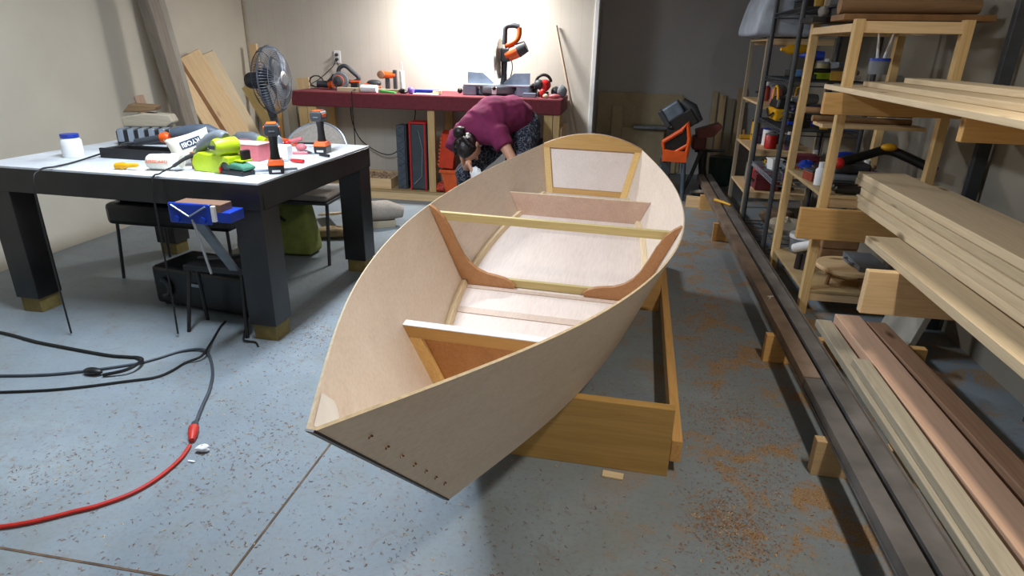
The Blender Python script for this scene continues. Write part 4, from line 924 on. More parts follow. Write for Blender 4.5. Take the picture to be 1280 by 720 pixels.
# ------------------------------------------------------------------ recess at the back: sheets, machines
o = plank('plywood_sheet', (.15, 7.93, .02), (.16, 7.97, .95), 1.0, .018, osb, up=(0, 1, 0), label='large dim plywood sheet leaning on the recess wall', cat='board')
plank('plywood_sheet', (-.10, 7.86, .02), (-.10, 7.90, .80), .13, .018, osb, up=(0, 1, 0), label='narrow upright panel leaning in front of the large plywood sheet', cat='board')
plank('plywood_sheet', (.22, 7.78, .02), (.22, 7.83, .56), .50, .018, osb, up=(0, 1, 0), label='low wide plywood panel in front in the recess', cat='board')
tag(MB().b2((-.055, -.03, 0), (.055, .03, .50)).build('upright_block', grey_wood, bevel=.003), 'small pale box end standing by the recess corner', 'block').location = (-.215, 7.7, 0)
plank('plywood_sheet', (.62, 7.97, .02), (.62, 7.985, .92), .16, .012, osb, up=(0, 1, 0), label='thin brown strip of sheet at the right of the large plywood', cat='board')
tag(MB().b2((-.20, -.1, 0), (.20, .1, .03)).build('metal_rail', lgrey, bevel=.003), 'pale metal rail lying on top of the low plywood panel', 'rail').location = (.33, 7.70, .565)
bpy.data.objects['metal_rail'].location = (.30, 7.80, .565)
t = thing('table_saw', 'orange and grey portable saw tipped up on a dark stand in the recess', 'power tool', (.52, 6.62, 0), -.1)
b = MB(); E_ = Euler((0, -.62, 0)).to_matrix()
MB().box((-.06, 0, .87), (.20, .18, .15), E_).build('motor_housing', plain('steel_blue', srgb(104, 116, 132), .4, .3), t, bevel=.02)
MB().box((-.13, -.02, .80), (.05, .17, .19), E_).build('end_plate', dgrey, t, bevel=.012)
MB().tube([(.02, .0, .97), (.12, .0, .90), (.21, .0, .78)], [.04, .065, .04], 14).build('handle_hump', dgrey, t, smooth=True)
MB().box((.06, .02, .78), (.24, .20, .16), E_).build('saw_body', black, t, bevel=.01)
b = MB(); b.tube([(-.12, -.12, .58), (.05, -.12, .70), (.10, -.12, .78), (.135, -.12, .62), (.12, -.12, .44)], .022, 8); b.tube([(-.12, -.12, .58), (-.10, -.12, .50), (.0, -.12, .48), (.12, -.12, .56)], .018, 8); b.b2((-.11, -.14, .39), (.13, -.09, .50)); b.build('orange_frame', orange, t, bevel=.003)
MB().b2((-.09, -.09, .44), (.13, .10, .70)).build('inner_case', black, t, bevel=.01)
for x0, x1 in ((-.10, -.16), (.10, .13)):
    for y0 in (-.08, .12): MB().tube([(x0, y0, .45), (x1, y0 * 1.5, 0)], .022, 10).build('leg', plain('stand_metal', srgb(96, 110, 128), .4, .4) if y0 < 0 else black, t, smooth=True)
MB().b2((-.13, -.11, .10), (-.02, .0, .42)).build('drawer_box', dgrey, t, bevel=.006)
t = thing('bench_drill', 'dark grinder with red side on a black pedestal in the recess', 'power tool', (.86, 6.98, 0))
MB().prism([(-.12, -.1, .66), (.12, -.1, .74), (.14, -.1, .70), (.06, -.1, .60), (-.1, -.1, .58)], (0, 0, 0), (0, .2, 0)).build('hood', plain('dull_red', srgb(120, 62, 58), .5), t, bevel=.01)
MB().b2((-.14, -.10, .46), (.0, .1, .60)).build('motor', plain('dark_red', srgb(96, 44, 40), .5), t, bevel=.02)
MB().tube([(-.1, 0, .44), (.2, -.05, .46)], .015, 8).build('lever', black, t, smooth=True)
MB().tube([(-.02, 0, .46), (.0, 0, .25), (.05, 0, .0)], [.055, .04, .05], 10).build('pedestal', black, t, smooth=True)
MB().tube([(-.04, -.05, .45), (-.12, -.12, .2), (-.20, -.14, .0)], .02, 8).build('leg', dgrey, t, smooth=True)
plank('timber_block', (.66, 6.28, .045), (.90, 6.25, .045), .14, .088, pine, label='short pine block lying across at the far end of the steel beams', cat='block')
plank('timber_block', (.78, 6.85, .02), (.82, 6.34, .14), .07, .03, whitewash, label='pale board leaning against the recess machine stand', cat='board')
tag(MB().lathe([(.001, 0), (.12, .002), (.14, .30), (.13, .32), (.001, .325)], n=24).build('dark_bin', plain('bottle_green', srgb(36, 62, 58), .5), smooth=60), 'dark green bin at the end of the shelves by the recess wall', 'bin').location = (1.12, 7.45, 0)
for k, (x, z, m) in enumerate([(1.00, 1.0, osb), (1.09, .96, pine), (1.19, .92, grey_wood), (1.30, 1.04, pine)]):
    plank('upright_board', (x, 7.72, .01), (x + .02, 7.95, z), .06 + .01 * k, .02, m, up=(0, 1, 0), label='%s board in the row of uprights against the recess wall' % ['leftmost dim', 'second', 'third greyish', 'rightmost'][k], cat='board')

# ------------------------------------------------------------------ the person
def remesh(b, name, mat, parent, vox, smooth=3, loc=None, amp=0, ns=8):
    o = b.build(name, mat, None)
    r = o.modifiers.new('r', 'REMESH'); r.mode = 'VOXEL'; r.voxel_size = vox; r.use_smooth_shade = True
    s = o.modifiers.new('s', 'SMOOTH'); s.factor = .5; s.iterations = smooth
    if amp:
        tx = bpy.data.textures.new(name, 'CLOUDS'); tx.noise_scale = .10
        d = o.modifiers.new('d', 'DISPLACE'); d.texture = tx; d.strength = amp; d.mid_level = .5; d.texture_coords = 'LOCAL'
    bpy.context.view_layer.update()
    me = bpy.data.meshes.new_from_object(o.evaluated_get(bpy.context.evaluated_depsgraph_get()))
    bpy.data.objects.remove(o); 
    M = full(parent).inverted(); me.transform(M); me.name = name
    me.materials.clear(); me.materials.append(mat)
    n = bpy.data.objects.new(name, me); COL.objects.link(n); n.parent = parent; me.shade_smooth(); return n
pr = thing('person', 'person in plum t-shirt and patterned dark trousers bending down in front of the bench', 'person', (-1.05, 5.42, 0))
b = MB()
PEL, MID, CH, NB = (-.90, 5.56, .80), (-.97, 5.45, .90), (-1.10, 5.30, .89), (-1.21, 5.16, .81)
b.tube([PEL, MID, CH, NB], [.13, .125, .14, .12], 14); b.ball(PEL, (.15, .13, .13)); b.ball(CH, .14); b.ball(NB, .115)
HD = Vector((-1.235, 5.00, .665))
b.tube([NB, (-1.25, 5.09, .74), HD], [.06, .055, .06], 12)
RH_f = Vector((.45, .22, -.865)).normalized(); RH_c = Vector((-.15, -.95, -.25)); RH_c = (RH_c - RH_f * RH_c.dot(RH_f)).normalized()
RH = Matrix(((-RH_f).cross(RH_c), -RH_f, RH_c)).transposed()   # head hangs down, crown towards the camera
def hp(x, y, z): return HD + RH @ Vector((x, y, z))
b.ball(HD, (.076, .094, .108), 18, RH); b.ball(hp(0, -.045, -.05), (.055, .055, .06), 14, RH)
b.tube([hp(0, -.088, .01), hp(0, -.112, -.025), hp(0, -.095, -.035)], [.008, .015, .012], 8)
b.tube([hp(-.025, -.088, -.065), hp(0, -.096, -.062), hp(.025, -.088, -.065)], .008, 8)
for s_ in (-1, 1):
    b.ball(hp(s_ * .078, .005, -.005), (.010, .022, .032), 10, RH); b.ball(hp(s_ * .03, -.085, .02), .013, 8)
def hand(w, d, side, curl):
    """palm + five fingers from wrist w heading along d"""
    w, d, side = Vector(w), Vector(d).normalized(), Vector(side); side = (side - d * side.dot(d)).normalized(); nrm_ = d.cross(side)
    for k in range(4):
        o_ = side * ((k - 1.5) * .020)
        b.tube([w + o_ * .4, w + d * .05 + o_ * .8, w + d * .088 + o_], [.017, .015, .012], 8)
        L_ = [.066, .078, .072, .056][k]; p = w + d * .088 + o_; dd = d.copy(); pts = [p]
        for j_ in range(3):
            dd = (dd + nrm_ * curl * (.55 + .25 * j_)).normalized(); p = p + dd * L_ * (.45, .32, .27)[j_]; pts.append(p)
        b.tube(pts, [.0095, .009, .0085, .0075], 8)
    p = w + d * .028 - side * .026; b.tube([p, p + (d * .6 - side * .7) * .038, p + (d * .9 - side * .45 + nrm_ * curl * .4) * .066, p + (d * 1.1 - side * .2 + nrm_ * curl * .6) * .088], [.015, .012, .0105, .0085], 8)
SL, EL, WL = (-1.02, 5.12, .77), (-.895, 5.05, .60), (-.80, 5.02, .38)
SR, ER, WR = (-1.37, 5.17, .76), (-1.28, 5.12, .48), (-1.245, 4.93, .555)
b.tube([NB, SL], [.09, .07], 12); b.tube([NB, SR], [.09, .07], 12)
b.tube([SL, ((SL[0] + EL[0]) / 2, (SL[1] + EL[1]) / 2, (SL[2] + EL[2]) / 2), EL, WL], [.055, .050, .042, .028], 12); hand(WL, (.1, -.1, -1), (1, .2, 0), -.25)
WR = (-1.225, 4.93, .56)
b.tube([SR, ER, WR], [.052, .040, .027], 12); hand(WR, (.35, -.05, -.8), (.3, -1, 0), .5)
# legs
HR, KR, AR_ = (-1.0, 5.52, .76), (-1.33, 5.22, .42), (-1.36, 5.42, .09)
HL, KL, AL = (-.84, 5.52, .76), (-.86, 5.14, .50), (-.84, 5.38, .09)
for h_, k_, a_ in ((HR, KR, AR_), (HL, KL, AL)):
    b.tube([PEL, h_], .11, 10); b.tube([h_, k_], [.095, .062], 12); b.tube([k_, tuple((p * .45 + q * .55) for p, q in zip(k_, a_)), a_], [.058, .055, .036], 12)
    b.ball((a_[0] - .0, a_[1] - .05, .045), (.042, .11, .035), 12)
body = remesh(b, 'body', skin, pr, .0065, 2)
# shirt
b = MB(); b.tube([(-.925, 5.54, .845), MID, CH, NB], [.160, .162, .172, .150], 18); b.ball(CH, .175); b.ball(MID, .158); b.ball(NB, (.16, .13, .13))
b.tube([NB, SL], [.13, .10], 14); b.ball(SL, .10); b.tube([NB, SR], [.11, .085], 14)
b.tube([SL, (-.955, 5.08, .675)], [.088, .080], 14); b.tube([SR, (-1.395, 5.08, .64)], [.078, .074], 14)
remesh(b, 'tee_shirt', shirt_m, pr, .012, 4, amp=.018)
b = MB(); b.ball(PEL, (.175, .155, .15)); b.tube([PEL, (-.93, 5.52, .84)], [.16, .15], 14)
for h_, k_, a_ in ((HR, KR, AR_), (HL, KL, AL)):
    b.tube([PEL, h_], .13, 12); b.tube([h_, k_], [.125, .085], 14); b.ball(k_, .086); b.tube([k_, (a_[0], a_[1], .13)], [.083, .066], 14)
remesh(b, 'trousers', pants_m, pr, .013, 4, amp=.02)
for a_ in (AR_, AL):
    sh = MB(); sh.ball((a_[0], a_[1] - .06, .055), (.052, .135, .045), 16); sh.ball((a_[0], a_[1] + .02, .08), (.046, .06, .06), 14)
    s0 = sh.build('shoe', black, pr, smooth=True, world=True)
    so = MB(); so.ball((a_[0], a_[1] - .06, .018), (.056, .14, .018), 16); so.build('sole', white, s0, smooth=True, world=True)
b = MB(); b.ball(hp(-.004, .026, .014), (.088, .094, .116), 18, RH); b.ball(hp(0, .06, -.03), (.074, .062, .074), 14, RH)
for k in range(26):
    a_ = random.uniform(-1.9, 1.9); e = random.uniform(.2, 1.4)
    p0 = hp(.088 * math.sin(a_) * math.cos(e * .3), .02 + .09 * math.cos(a_) * .8, .11 * math.cos(e)); p1 = hp(.0, .12, .03)
    b.tube([p0, (p0 + p1) / 2 + RH @ Vector((.03 * math.sin(a_), .02, .02)), p1], [.010, .010, .007], 6)
hr_ = remesh(b, 'hair', hair_m, pr, .0065, 1, amp=.010)
bun = MB(); BC = hp(0, .155, .01)
bun.ball(BC, (.052, .045, .05), 14)
for k in range(6):
    a_ = k * PI / 3; bun.tube([BC + Vector((.035 * math.cos(a_ + q), .035 * math.sin(a_ + q) * .6, .035 * math.sin(a_ + q * 1.2))) for q in (0, .8, 1.6, 2.4)], [.014, .018, .018, .012], 8)
bun.tube([BC, hp(0, .09, .01)], [.03, .04], 10)
remesh(bun, 'hair_bun', hair_m, hr_, .006, 1, amp=.012)
MB().lathe([(.036, -.008), (.040, 0), (.036, .008)], hp(0, .118, .01), -RH_f, 20).build('hair_tie', plain('navy_tie', srgb(70, 72, 110), .7), hr_, smooth=True, world=True)
o = crumple((0, 0, 0), (.05, .035, .055), 14, .35, 41).build('white_rag', paper, smooth=60, sub=1); o.location = (-1.16, 4.91, .475); tag(o, 'crumpled white tissue held in the hand of the bending person', 'tissue')
t = thing('orange_bottle', 'orange plastic container on a crate just below the white tissue', 'container', (-1.19, 4.86, 0))
MB().b2((-.11, -.09, 0), (.11, .09, .29)).build('crate', black, t, bevel=.008)
MB().lathe([(.001, .2905), (.04, .291), (.042, .36), (.03, .40), (.001, .405)], n=20).build('container', orange, t, smooth=60)
# ------------------------------------------------------------------ shelving along the right wall
vz_pine = MATS['pine_upright']; vz_grey = wood('grey_upright', srgb(176, 164, 142), srgb(136, 122, 100), axis=2)
shelf_pl = MATS['shelf_ply']
def posts_unit(name, label, x0, x1, y0, y1, H, levels, pm, sm, pw=.045, pd=.05, rail=.05):
    t = thing(name, label, 'shelf', ((x0 + x1) / 2, (y0 + y1) / 2, 0))
    for x in (x0, x1):
        for y in (y0, y1):
            MB().b2((x, y - pd / 2, 0), (x + pw, y + pd / 2, H)).build('post', pm, t, bevel=.002, world=True)
    for z in levels:
        MB().b2((x0 + .004, y0 - pd / 2 + .002, z - .018), (x1 + pw, y1 + pd / 2, z)).build('shelf_board', sm, t, bevel=.002, world=True)
        for y in (y0, y1): MB().b2((x0 + pw, y - .019, z - .018 - rail), (x1, y + .019, z - .0185)).build('cross_rail', pine, t, world=True, bevel=.002)
    return t
posts_unit('wooden_shelf', 'golden pine shelf unit nearest the lumber rack', 1.10, 1.60, 3.66, 4.47, 1.61, (.155, .715), vz_pine, shelf_pl)
u = [o for o in bpy.data.objects if o.name == 'wooden_shelf'][0]
b = MB(); b.b2((1.145, 3.64, 1.545), (1.60, 3.68, 1.60)); b.b2((1.145, 4.45, 1.545), (1.60, 4.49, 1.60)); b.b2((1.10, 3.69, 1.55), (1.14, 4.44, 1.59)); b.b2((1.60, 3.69, 1.55), (1.64, 4.44, 1.59)); b.build('top_frame', pine, u, bevel=.002, world=True)
posts_unit('narrow_shelf', 'slim greyish wood shelf unit farthest back beside the recess', 1.06, 1.56, 5.60, 6.34, 1.55, (.31, .67, 1.05, 1.545), vz_grey, MATS['pine'], pw=.032, pd=.035, rail=.03)
# wire rack
WX0, WX1, WY0, WY1 = 1.065, 1.56, 4.60, 5.46
t = thing('wire_rack', 'black metal wire rack on round posts between the two wooden shelf units', 'shelf', (1.33, 5.03, 0))
for x in (WX0, WX1):
    for y in (WY0, WY1): MB().cyl((x, y, 0), (x, y, 1.86), .016, n=12).build('post', dgrey, t, smooth=True, world=True)
WL_ = (.10, .60, .95, 1.27, 1.72)
for k, z in enumerate(WL_):
    b = MB()
    for zz in (z - .004, z - .034):
        for a_, c_ in (((WX0, WY0), (WX1, WY0)), ((WX1, WY0), (WX1, WY1)), ((WX1, WY1), (WX0, WY1)), ((WX0, WY1), (WX0, WY0))):
            b.cyl((a_[0], a_[1], zz), (c_[0], c_[1], zz), .004, n=6)
    for i in range(20): y = WY0 + (WY1 - WY0) * (i + .5) / 20; b.cyl((WX0, y, z - .003), (WX1, y, z - .003), .0022, n=5)
    for i in range(36): y = WY0 + (WY1 - WY0) * i / 36; b.cyl((WX0, y, z - (.034 if i % 2 else .004)), (WX0, y + (WY1 - WY0) / 36, z - (.004 if i % 2 else .034)), .002, n=5)
    for i in range(3): x = WX0 + (WX1 - WX0) * (i + 1) / 4; b.cyl((x, WY0, z - .007), (x, WY1, z - .007), .003, n=5)
    b.build('wire_shelf', lgrey if k == 1 else dgrey, t, world=True)
# generic things that stand on shelves
def s_case(x, y, z, sx, sy, sz, m, label, m2=None, rz=0, name='tool_case', cat='case', group=None):
    t = thing(name, label, cat, (x, y, z), rz, group)
    MB().b2((-sx / 2, -sy / 2, 0), (sx / 2, sy / 2, sz * .62)).build('base', m, t, bevel=min(.008, sz * .12))
    MB().b2((-sx / 2, -sy / 2, sz * .63), (sx / 2, sy / 2, sz)).build('lid', m2 or m, t, bevel=min(.008, sz * .12))
    MB().tube(smoothpath([(-sx / 2 - .001, -sy * .2, sz * .55), (-sx / 2 - .025, -sy * .14, sz * .55), (-sx / 2 - .025, sy * .14, sz * .55), (-sx / 2 - .001, sy * .2, sz * .55)], 4), .007, 8).build('handle', m2 or black, t, smooth=True)
    return t
def s_can(x, y, z, r, h, m, label, m2=None, name='paint_can', cat='can', group=None):
    t = thing(name, label, cat, (x, y, z), 0, group)
    MB().lathe([(.001, 0), (r, .001), (r, h * .9), (r * .95, h * .92)], n=22).build('body', m, t, smooth=60)
    MB().lathe([(r * .97, h * .92), (r, h * .93), (r, h), (.001, h * 1.002)], n=22).build('lid', m2 or lgrey, t, smooth=60)
    return t
def s_driver(x, y, z, rz, m, label, sc=1, group=None, name='power_tool'):
    t = thing(name, label, 'power tool', (x, y, z), rz, group)
    MB().b2((-.04 * sc, -.035 * sc, 0), (.045 * sc, .035 * sc, .045 * sc)).build('battery', black, t, bevel=.006)
    MB().tube([(0, 0, .04 * sc), (-.005, 0, .10 * sc), (0, 0, .16 * sc)], [.024 * sc, .02 * sc, .026 * sc], 12).build('grip', black, t, smooth=True)
    MB().lathe([(.001, -.08 * sc), (.034 * sc, -.075 * sc), (.04 * sc, 0), (.034 * sc, .06 * sc), (.016 * sc, .09 * sc), (.012 * sc, .12 * sc)], (0, 0, .19 * sc), (-1, 0, 0), 18).build('motor_housing', m, t, smooth=True)
    return t
def s_coil(x, y, z, r, m, label, n=5, th=.009, name='cable_coil', cat='cord'):
    pts = []
    for i in range(n * 16): a = 2 * PI * i / 16; pts.append(((r + .006 * math.sin(i * .7)) * math.cos(a), (r + .006 * math.cos(i * .9)) * math.sin(a), th + i / (n * 16) * th * n * .9))
    o = MB().tube(pts, th, 7).build(name, m, smooth=True); o.location = (x, y, z); return tag(o, label, cat)
def s_lump(x, y, z, r, m, label, name, cat, seed=0, amp=.22, sub=1):
    o = crumple((0, 0, r[2]), r, 14, amp, seed).build(name, m, smooth=60, sub=sub); o.location = (x, y, z + r[2] * amp * .3); return tag(o, label, cat)
# wire rack contents
s_case(1.30, 4.85, .605, .26, .22, .07, plain('teal_grey', srgb(96, 108, 118), .5), 'grey flat case on the pale wire shelf near the front post')
s_coil(1.24, 5.16, .605, .07, rubber, 'small black coil of cord on the pale wire shelf')
s_case(1.28, 5.34, .605, .30, .09, .05, yellow, 'yellow and black narrow level case on the pale wire shelf', black)
s_lump(1.22, 4.70, .605, (.06, .05, .04), red, 'red crumpled plastic bag at the front corner of the pale wire shelf', 'red_bag', 'bag', 51)
s_case(1.36, 5.08, .605, .2, .12, .12, maroon, 'dark maroon box on the pale wire shelf')
t = thing('tool_bag', 'yellow and black open tool bag on the middle wire shelf', 'bag', (1.20, 5.24, .955))
MB().taper((0, 0, 0), (.17, .24, 1), (0, 0, .09), (.20, .28, 1)).build('lower_body', yellow, t, bevel=.015)
MB().taper((0, 0, .091), (.19, .27, 1), (0, 0, .17), (.16, .25, 1)).build('upper_body', black, t, bevel=.015)
for s_ in (-1, 1): MB().tube(smoothpath([(s_ * .08, -.09, .15), (s_ * .085, -.05, .235), (s_ * .08, .05, .24), (s_ * .08, .09, .15)], 5), .009, 8).build('handle', yellow, t, smooth=True)
MB().tube(smoothpath([(-.105, -.12, .06), (-.11, 0, .03), (-.105, .12, .07)], 5), .008, 8).build('strap', black, t, smooth=True)
s_case(1.30, 5.02, .955, .28, .24, .04, blue, 'dark blue flat box low on the middle wire shelf', black)
s_case(1.30, 5.02, .996, .26, .22, .05, black, 'black flat case stacked on the dark blue box', dgrey)
s_case(1.30, 5.02, 1.047, .24, .22, .04, plain('navy', srgb(40, 44, 74), .5), 'navy flat case topmost of the middle wire shelf stack')
s_driver(1.22, 4.76, .955, .4, grey, 'grey pistol grip tool at the front of the middle wire shelf')
s_driver(1.22, 5.30, 1.275, .3, yellow, 'yellow and black power tool on the upper wire shelf', 1.0)
s_coil(1.25, 5.08, 1.275, .08, plain('blue_rope', srgb(60, 100, 140), .8), 'blue grey coiled rope on the upper wire shelf', name='coiled_rope', cat='rope')
s_case(1.34, 4.88, 1.275, .2, .16, .07, lime, 'lime green box at the back of the upper wire shelf', black)
s_driver(1.21, 4.72, 1.275, -.3, blue, 'blue handled tool at the front of the upper wire shelf', .8)
s_can(1.40, 5.15, 1.275, .05, .11, plain('tan_can', srgb(150, 140, 100), .5), 'tan can at the rear of the upper wire shelf')
s_case(1.33, 5.2, 1.725, .32, .36, .12, black, 'black crate on the top wire shelf', dgrey)
s_can(1.24, 4.80, 1.725, .05, .16, canvas, 'pale jar on the top wire shelf near the front post', name='jar', cat='jar')
s_can(1.28, 4.94, 1.725, .035, .14, plain('olive_can', srgb(120, 110, 60), .5), 'small olive bottle on the top wire shelf', name='bottle', cat='bottle')
s_lump(1.30, 5.28, .105, (.16, .12, .07), dust_grey, 'brown tangled scrap heap on the bottom wire shelf', 'scrap_heap', 'scrap', 53, .35)
s_lump(1.30, 4.98, .105, (.16, .13, .07), grey_wood, 'grey tangled twine heap on the bottom wire shelf near its middle', 'twine_heap', 'twine', 54, .35)
s_coil(1.26, 4.76, .105, .09, plain('grey_hose', srgb(110, 104, 96), .6), 'grey hose coil on the bottom wire shelf by the front post', 6, .012, 'coiled_hose', 'hose')
# smaller clutter on the wire rack and pine unit
rn = random.Random(77)
small = [('screw_box', 'box'), ('spray_can', 'can'), ('hand_plane', 'plane'), ('plastic_tub', 'tub')]
cols = [('rust red', plain('c_rust', srgb(150, 62, 44), .5)), ('steel blue', plain('c_sblue', srgb(70, 96, 130), .5)), ('cream', plain('c_cream', srgb(206, 196, 168), .6)), ('dark', dgrey), ('mustard', plain('c_must', srgb(190, 150, 50), .5)), ('grey', grey), ('violet', plain('c_viol', srgb(96, 70, 110), .5)), ('white', white)]
def clutter(zn, z, spots, hmax):
    for i, (x, y) in enumerate(spots):
        cn, cm = cols[(i * 3 + int(z * 10)) % 8]; kind, cat_ = small[(i + int(z * 7)) % 4]; h = hmax * rn.uniform(.45, 1); w = rn.uniform(.05, .09)
        where = ['at the front corner', 'next to the front corner', 'near the middle', 'just beyond the middle', 'toward the far end', 'at the far end', 'at the back'][i % 7]
        t = thing(kind, '%s %s %s of the %s' % (cn, kind.replace('_', ' '), where, zn), cat_, (x, y, z), rn.uniform(-.4, .4))
        if kind == 'screw_box': MB().b2((-w / 2, -w * .7, 0), (w / 2, w * .7, h * .5)).build('body', cm, t, bevel=.004); MB().b2((-w / 2 - .003, -w * .7 - .003, h * .5), (w / 2 + .003, w * .7 + .003, h * .62)).build('lid', dgrey, t, bevel=.003)
        elif kind == 'spray_can': MB().lathe([(.001, 0), (.03, .001), (.031, h * .85), (.018, h)], n=18).build('body', cm, t, smooth=60); MB().lathe([(.019, h), (.019, h + .03), (.001, h + .031)], n=14).build('cap', white, t, smooth=60)
        elif kind == 'hand_plane': MB().prism([(-.09, -.025, 0), (.09, -.025, 0), (.09, -.025, .02), (.02, -.025, .04), (-.09, -.025, .03)], (0, 0, 0), (0, .05, 0)).build('body', cm, t, bevel=.003); MB().tube([(-.05, 0, .03), (-.06, 0, .08)], [.014, .012], 10).build('tote', stick_wood, t, smooth=True); MB().ball((.06, 0, .045), .017).build('front_knob', stick_wood, t, smooth=True)
        else: MB().taper((0, 0, 0), (w, w * 1.2, 1), (0, 0, h * .8), (w * 1.2, w * 1.4, 1)).build('tub', cm, t, bevel=.004); MB().b2((-w * .66, -w * .76, h * .8), (w * .66, w * .76, h * .8 + .008)).build('rim', cm, t, bevel=.002)
clutter('pale wire shelf', .605, [(1.155, 4.64), (1.46, 4.75), (1.46, 5.0), (1.15, 5.05), (1.17, 5.22), (1.47, 5.2), (1.50, 5.38)], .12)
clutter('middle wire shelf', .955, [(1.46, 4.70), (1.35, 4.70), (1.48, 4.9), (1.48, 5.1), (1.42, 5.4), (1.50, 5.3)], .16)
clutter('upper wire shelf', 1.275, [(1.36, 4.68), (1.47, 4.74), (1.49, 4.90), (1.49, 5.05), (1.36, 5.40), (1.48, 5.38)], .14)
clutter('top wire shelf', 1.725, [(1.38, 4.70), (1.17, 4.68), (1.45, 4.84)], .12)
clutter('pine middle shelf', .716, [(1.16, 3.92), (1.52, 4.02), (1.42, 4.14), (1.17, 4.08), (1.50, 4.20), (1.55, 4.40)], .11)
clutter('slim second highest shelf', 1.055, [(1.36, 5.68), (1.40, 5.84), (1.16, 5.82), (1.45, 6.0)], .13)
clutter('slim third shelf', .675, [(1.40, 5.70), (1.42, 5.86), (1.17, 6.30), (1.42, 6.2)], .13)
clutter('lowest slim shelf', .315, [(1.42, 5.78), (1.40, 5.98), (1.17, 5.88), (1.42, 6.2)], .15)
# narrow shelf contents
o = MB().taper((0, 0, 0), (.62, .92, 1), (.03, 0, .36), (.52, .86, 1)).build('covered_bundle', plain('pale_sheet', srgb(186, 198, 216), .5, var=.14, nscale=8), smooth=60, bevel=.07, sub=2)
o.location = (1.22, 5.93, 1.548); tag(o, 'large blue grey plastic covered bundle on top of the farthest shelf unit', 'bundle')
s_lump(1.20, 5.62, 1.55, (.04, .04, .03), mdf, 'small brown knob of cloth under the covered bundle', 'cloth_scrap', 'cloth', 56)
s_can(1.22, 5.70, 1.055, .045, .12, redpink, 'reddish can on the second highest slim shelf')
s_lump(1.26, 5.95, 1.055, (.10, .10, .07), grey, 'grey mesh bundle on the second highest slim shelf', 'mesh_bundle', 'bundle', 57)
s_case(1.27, 6.18, 1.055, .2, .16, .09, dgrey, 'dark box at the back of the second highest slim shelf')
s_can(1.24, 5.72, .675, .05, .12, red, 'red tin on the third slim shelf')
s_can(1.24, 5.86, .675, .045, .15, white, 'white bottle beside the red tin on the slim shelf', blue, 'bottle', 'bottle')
s_case(1.27, 6.06, .675, .2, .16, .12, plain('dark_purple', srgb(70, 52, 84), .5), 'purple box on the third slim shelf')
s_can(1.2, 6.22, .675, .04, .18, yellow, 'yellow bottle at the far end of the third slim shelf', black, 'bottle', 'bottle')
s_case(1.26, 5.76, .315, .2, .18, .14, maroon, 'maroon box on the lowest slim shelf')
s_can(1.22, 5.96, .315, .06, .20, red, 'tall red can on the lowest slim shelf')
s_can(1.22, 6.14, .315, .07, .16, lgrey, 'wide grey can on the lowest slim shelf')
# pine shelf contents
s_case(1.36, 3.86, .72, .34, .16, .08, dgrey, 'dark grey toolbox at the near end of the pine middle shelf', grey)
s_driver(1.30, 4.02, .72, .5, blue, 'blue corded tool on the pine middle shelf', .8)
s_coil(1.26, 4.20, .72, .06, plain('dull_red_cord', srgb(130, 50, 50), .6), 'dull red coiled cord on the pine middle shelf')
s_case(1.36, 4.34, .72, .30, .14, .05, plain('plum_case', srgb(110, 74, 84), .5), 'plum coloured flat case at the far end of the pine middle shelf', dgrey)
s_lump(1.19, 4.36, .72, (.05, .05, .035), blue, 'small blue cloth bundle at the shelf edge near the far pine post', 'cloth_bundle', 'cloth', 58)
for k in range(4):
    tag(MB().lathe([(.001, -.13), (.020, -.12), (.024, 0), (.020, .1), (.001, .11)], (0, 0, .026), (1, .1, 0), 12).build('sanding_drum', rubber, smooth=True), ['black cylinder nearest the camera in the row on the pine middle shelf', 'second black cylinder from the camera on the pine middle shelf', 'third black cylinder from the camera on the pine middle shelf', 'farthest black cylinder in the row on the pine middle shelf'][k], 'cylinder', 'black cylinders on the pine middle shelf').location = (1.30, 3.70 + .056 * k - .02, .7155) if k < 1 else (1.30, 3.70 + .056 * k - .02, .7155)
t = thing('string_trimmer', 'black boomerang shaped tool with yellow centre on the lumber by the wall', 'tool', (1.50, 3.75, .80))
MB().tube(smoothpath([(-.28, -.12, .07), (-.12, -.03, .10), (0, 0, .13), (.10, -.05, .10), (.22, -.14, .045)], 6), .026, 10).build('arms', black, t, smooth=True)
MB().ball((.0, -.02, .15), (.045, .035, .022)).build('centre_cap', yellow, t, smooth=True)
MB().ball((-.29, -.14, .065), .032).build('red_knob', red, t, smooth=True)
MB().b2((-.30, -.12, .002), (-.10, .08, .06)).build('body', dgrey, t, bevel=.015)
t.location = (1.50, 3.95, .80)
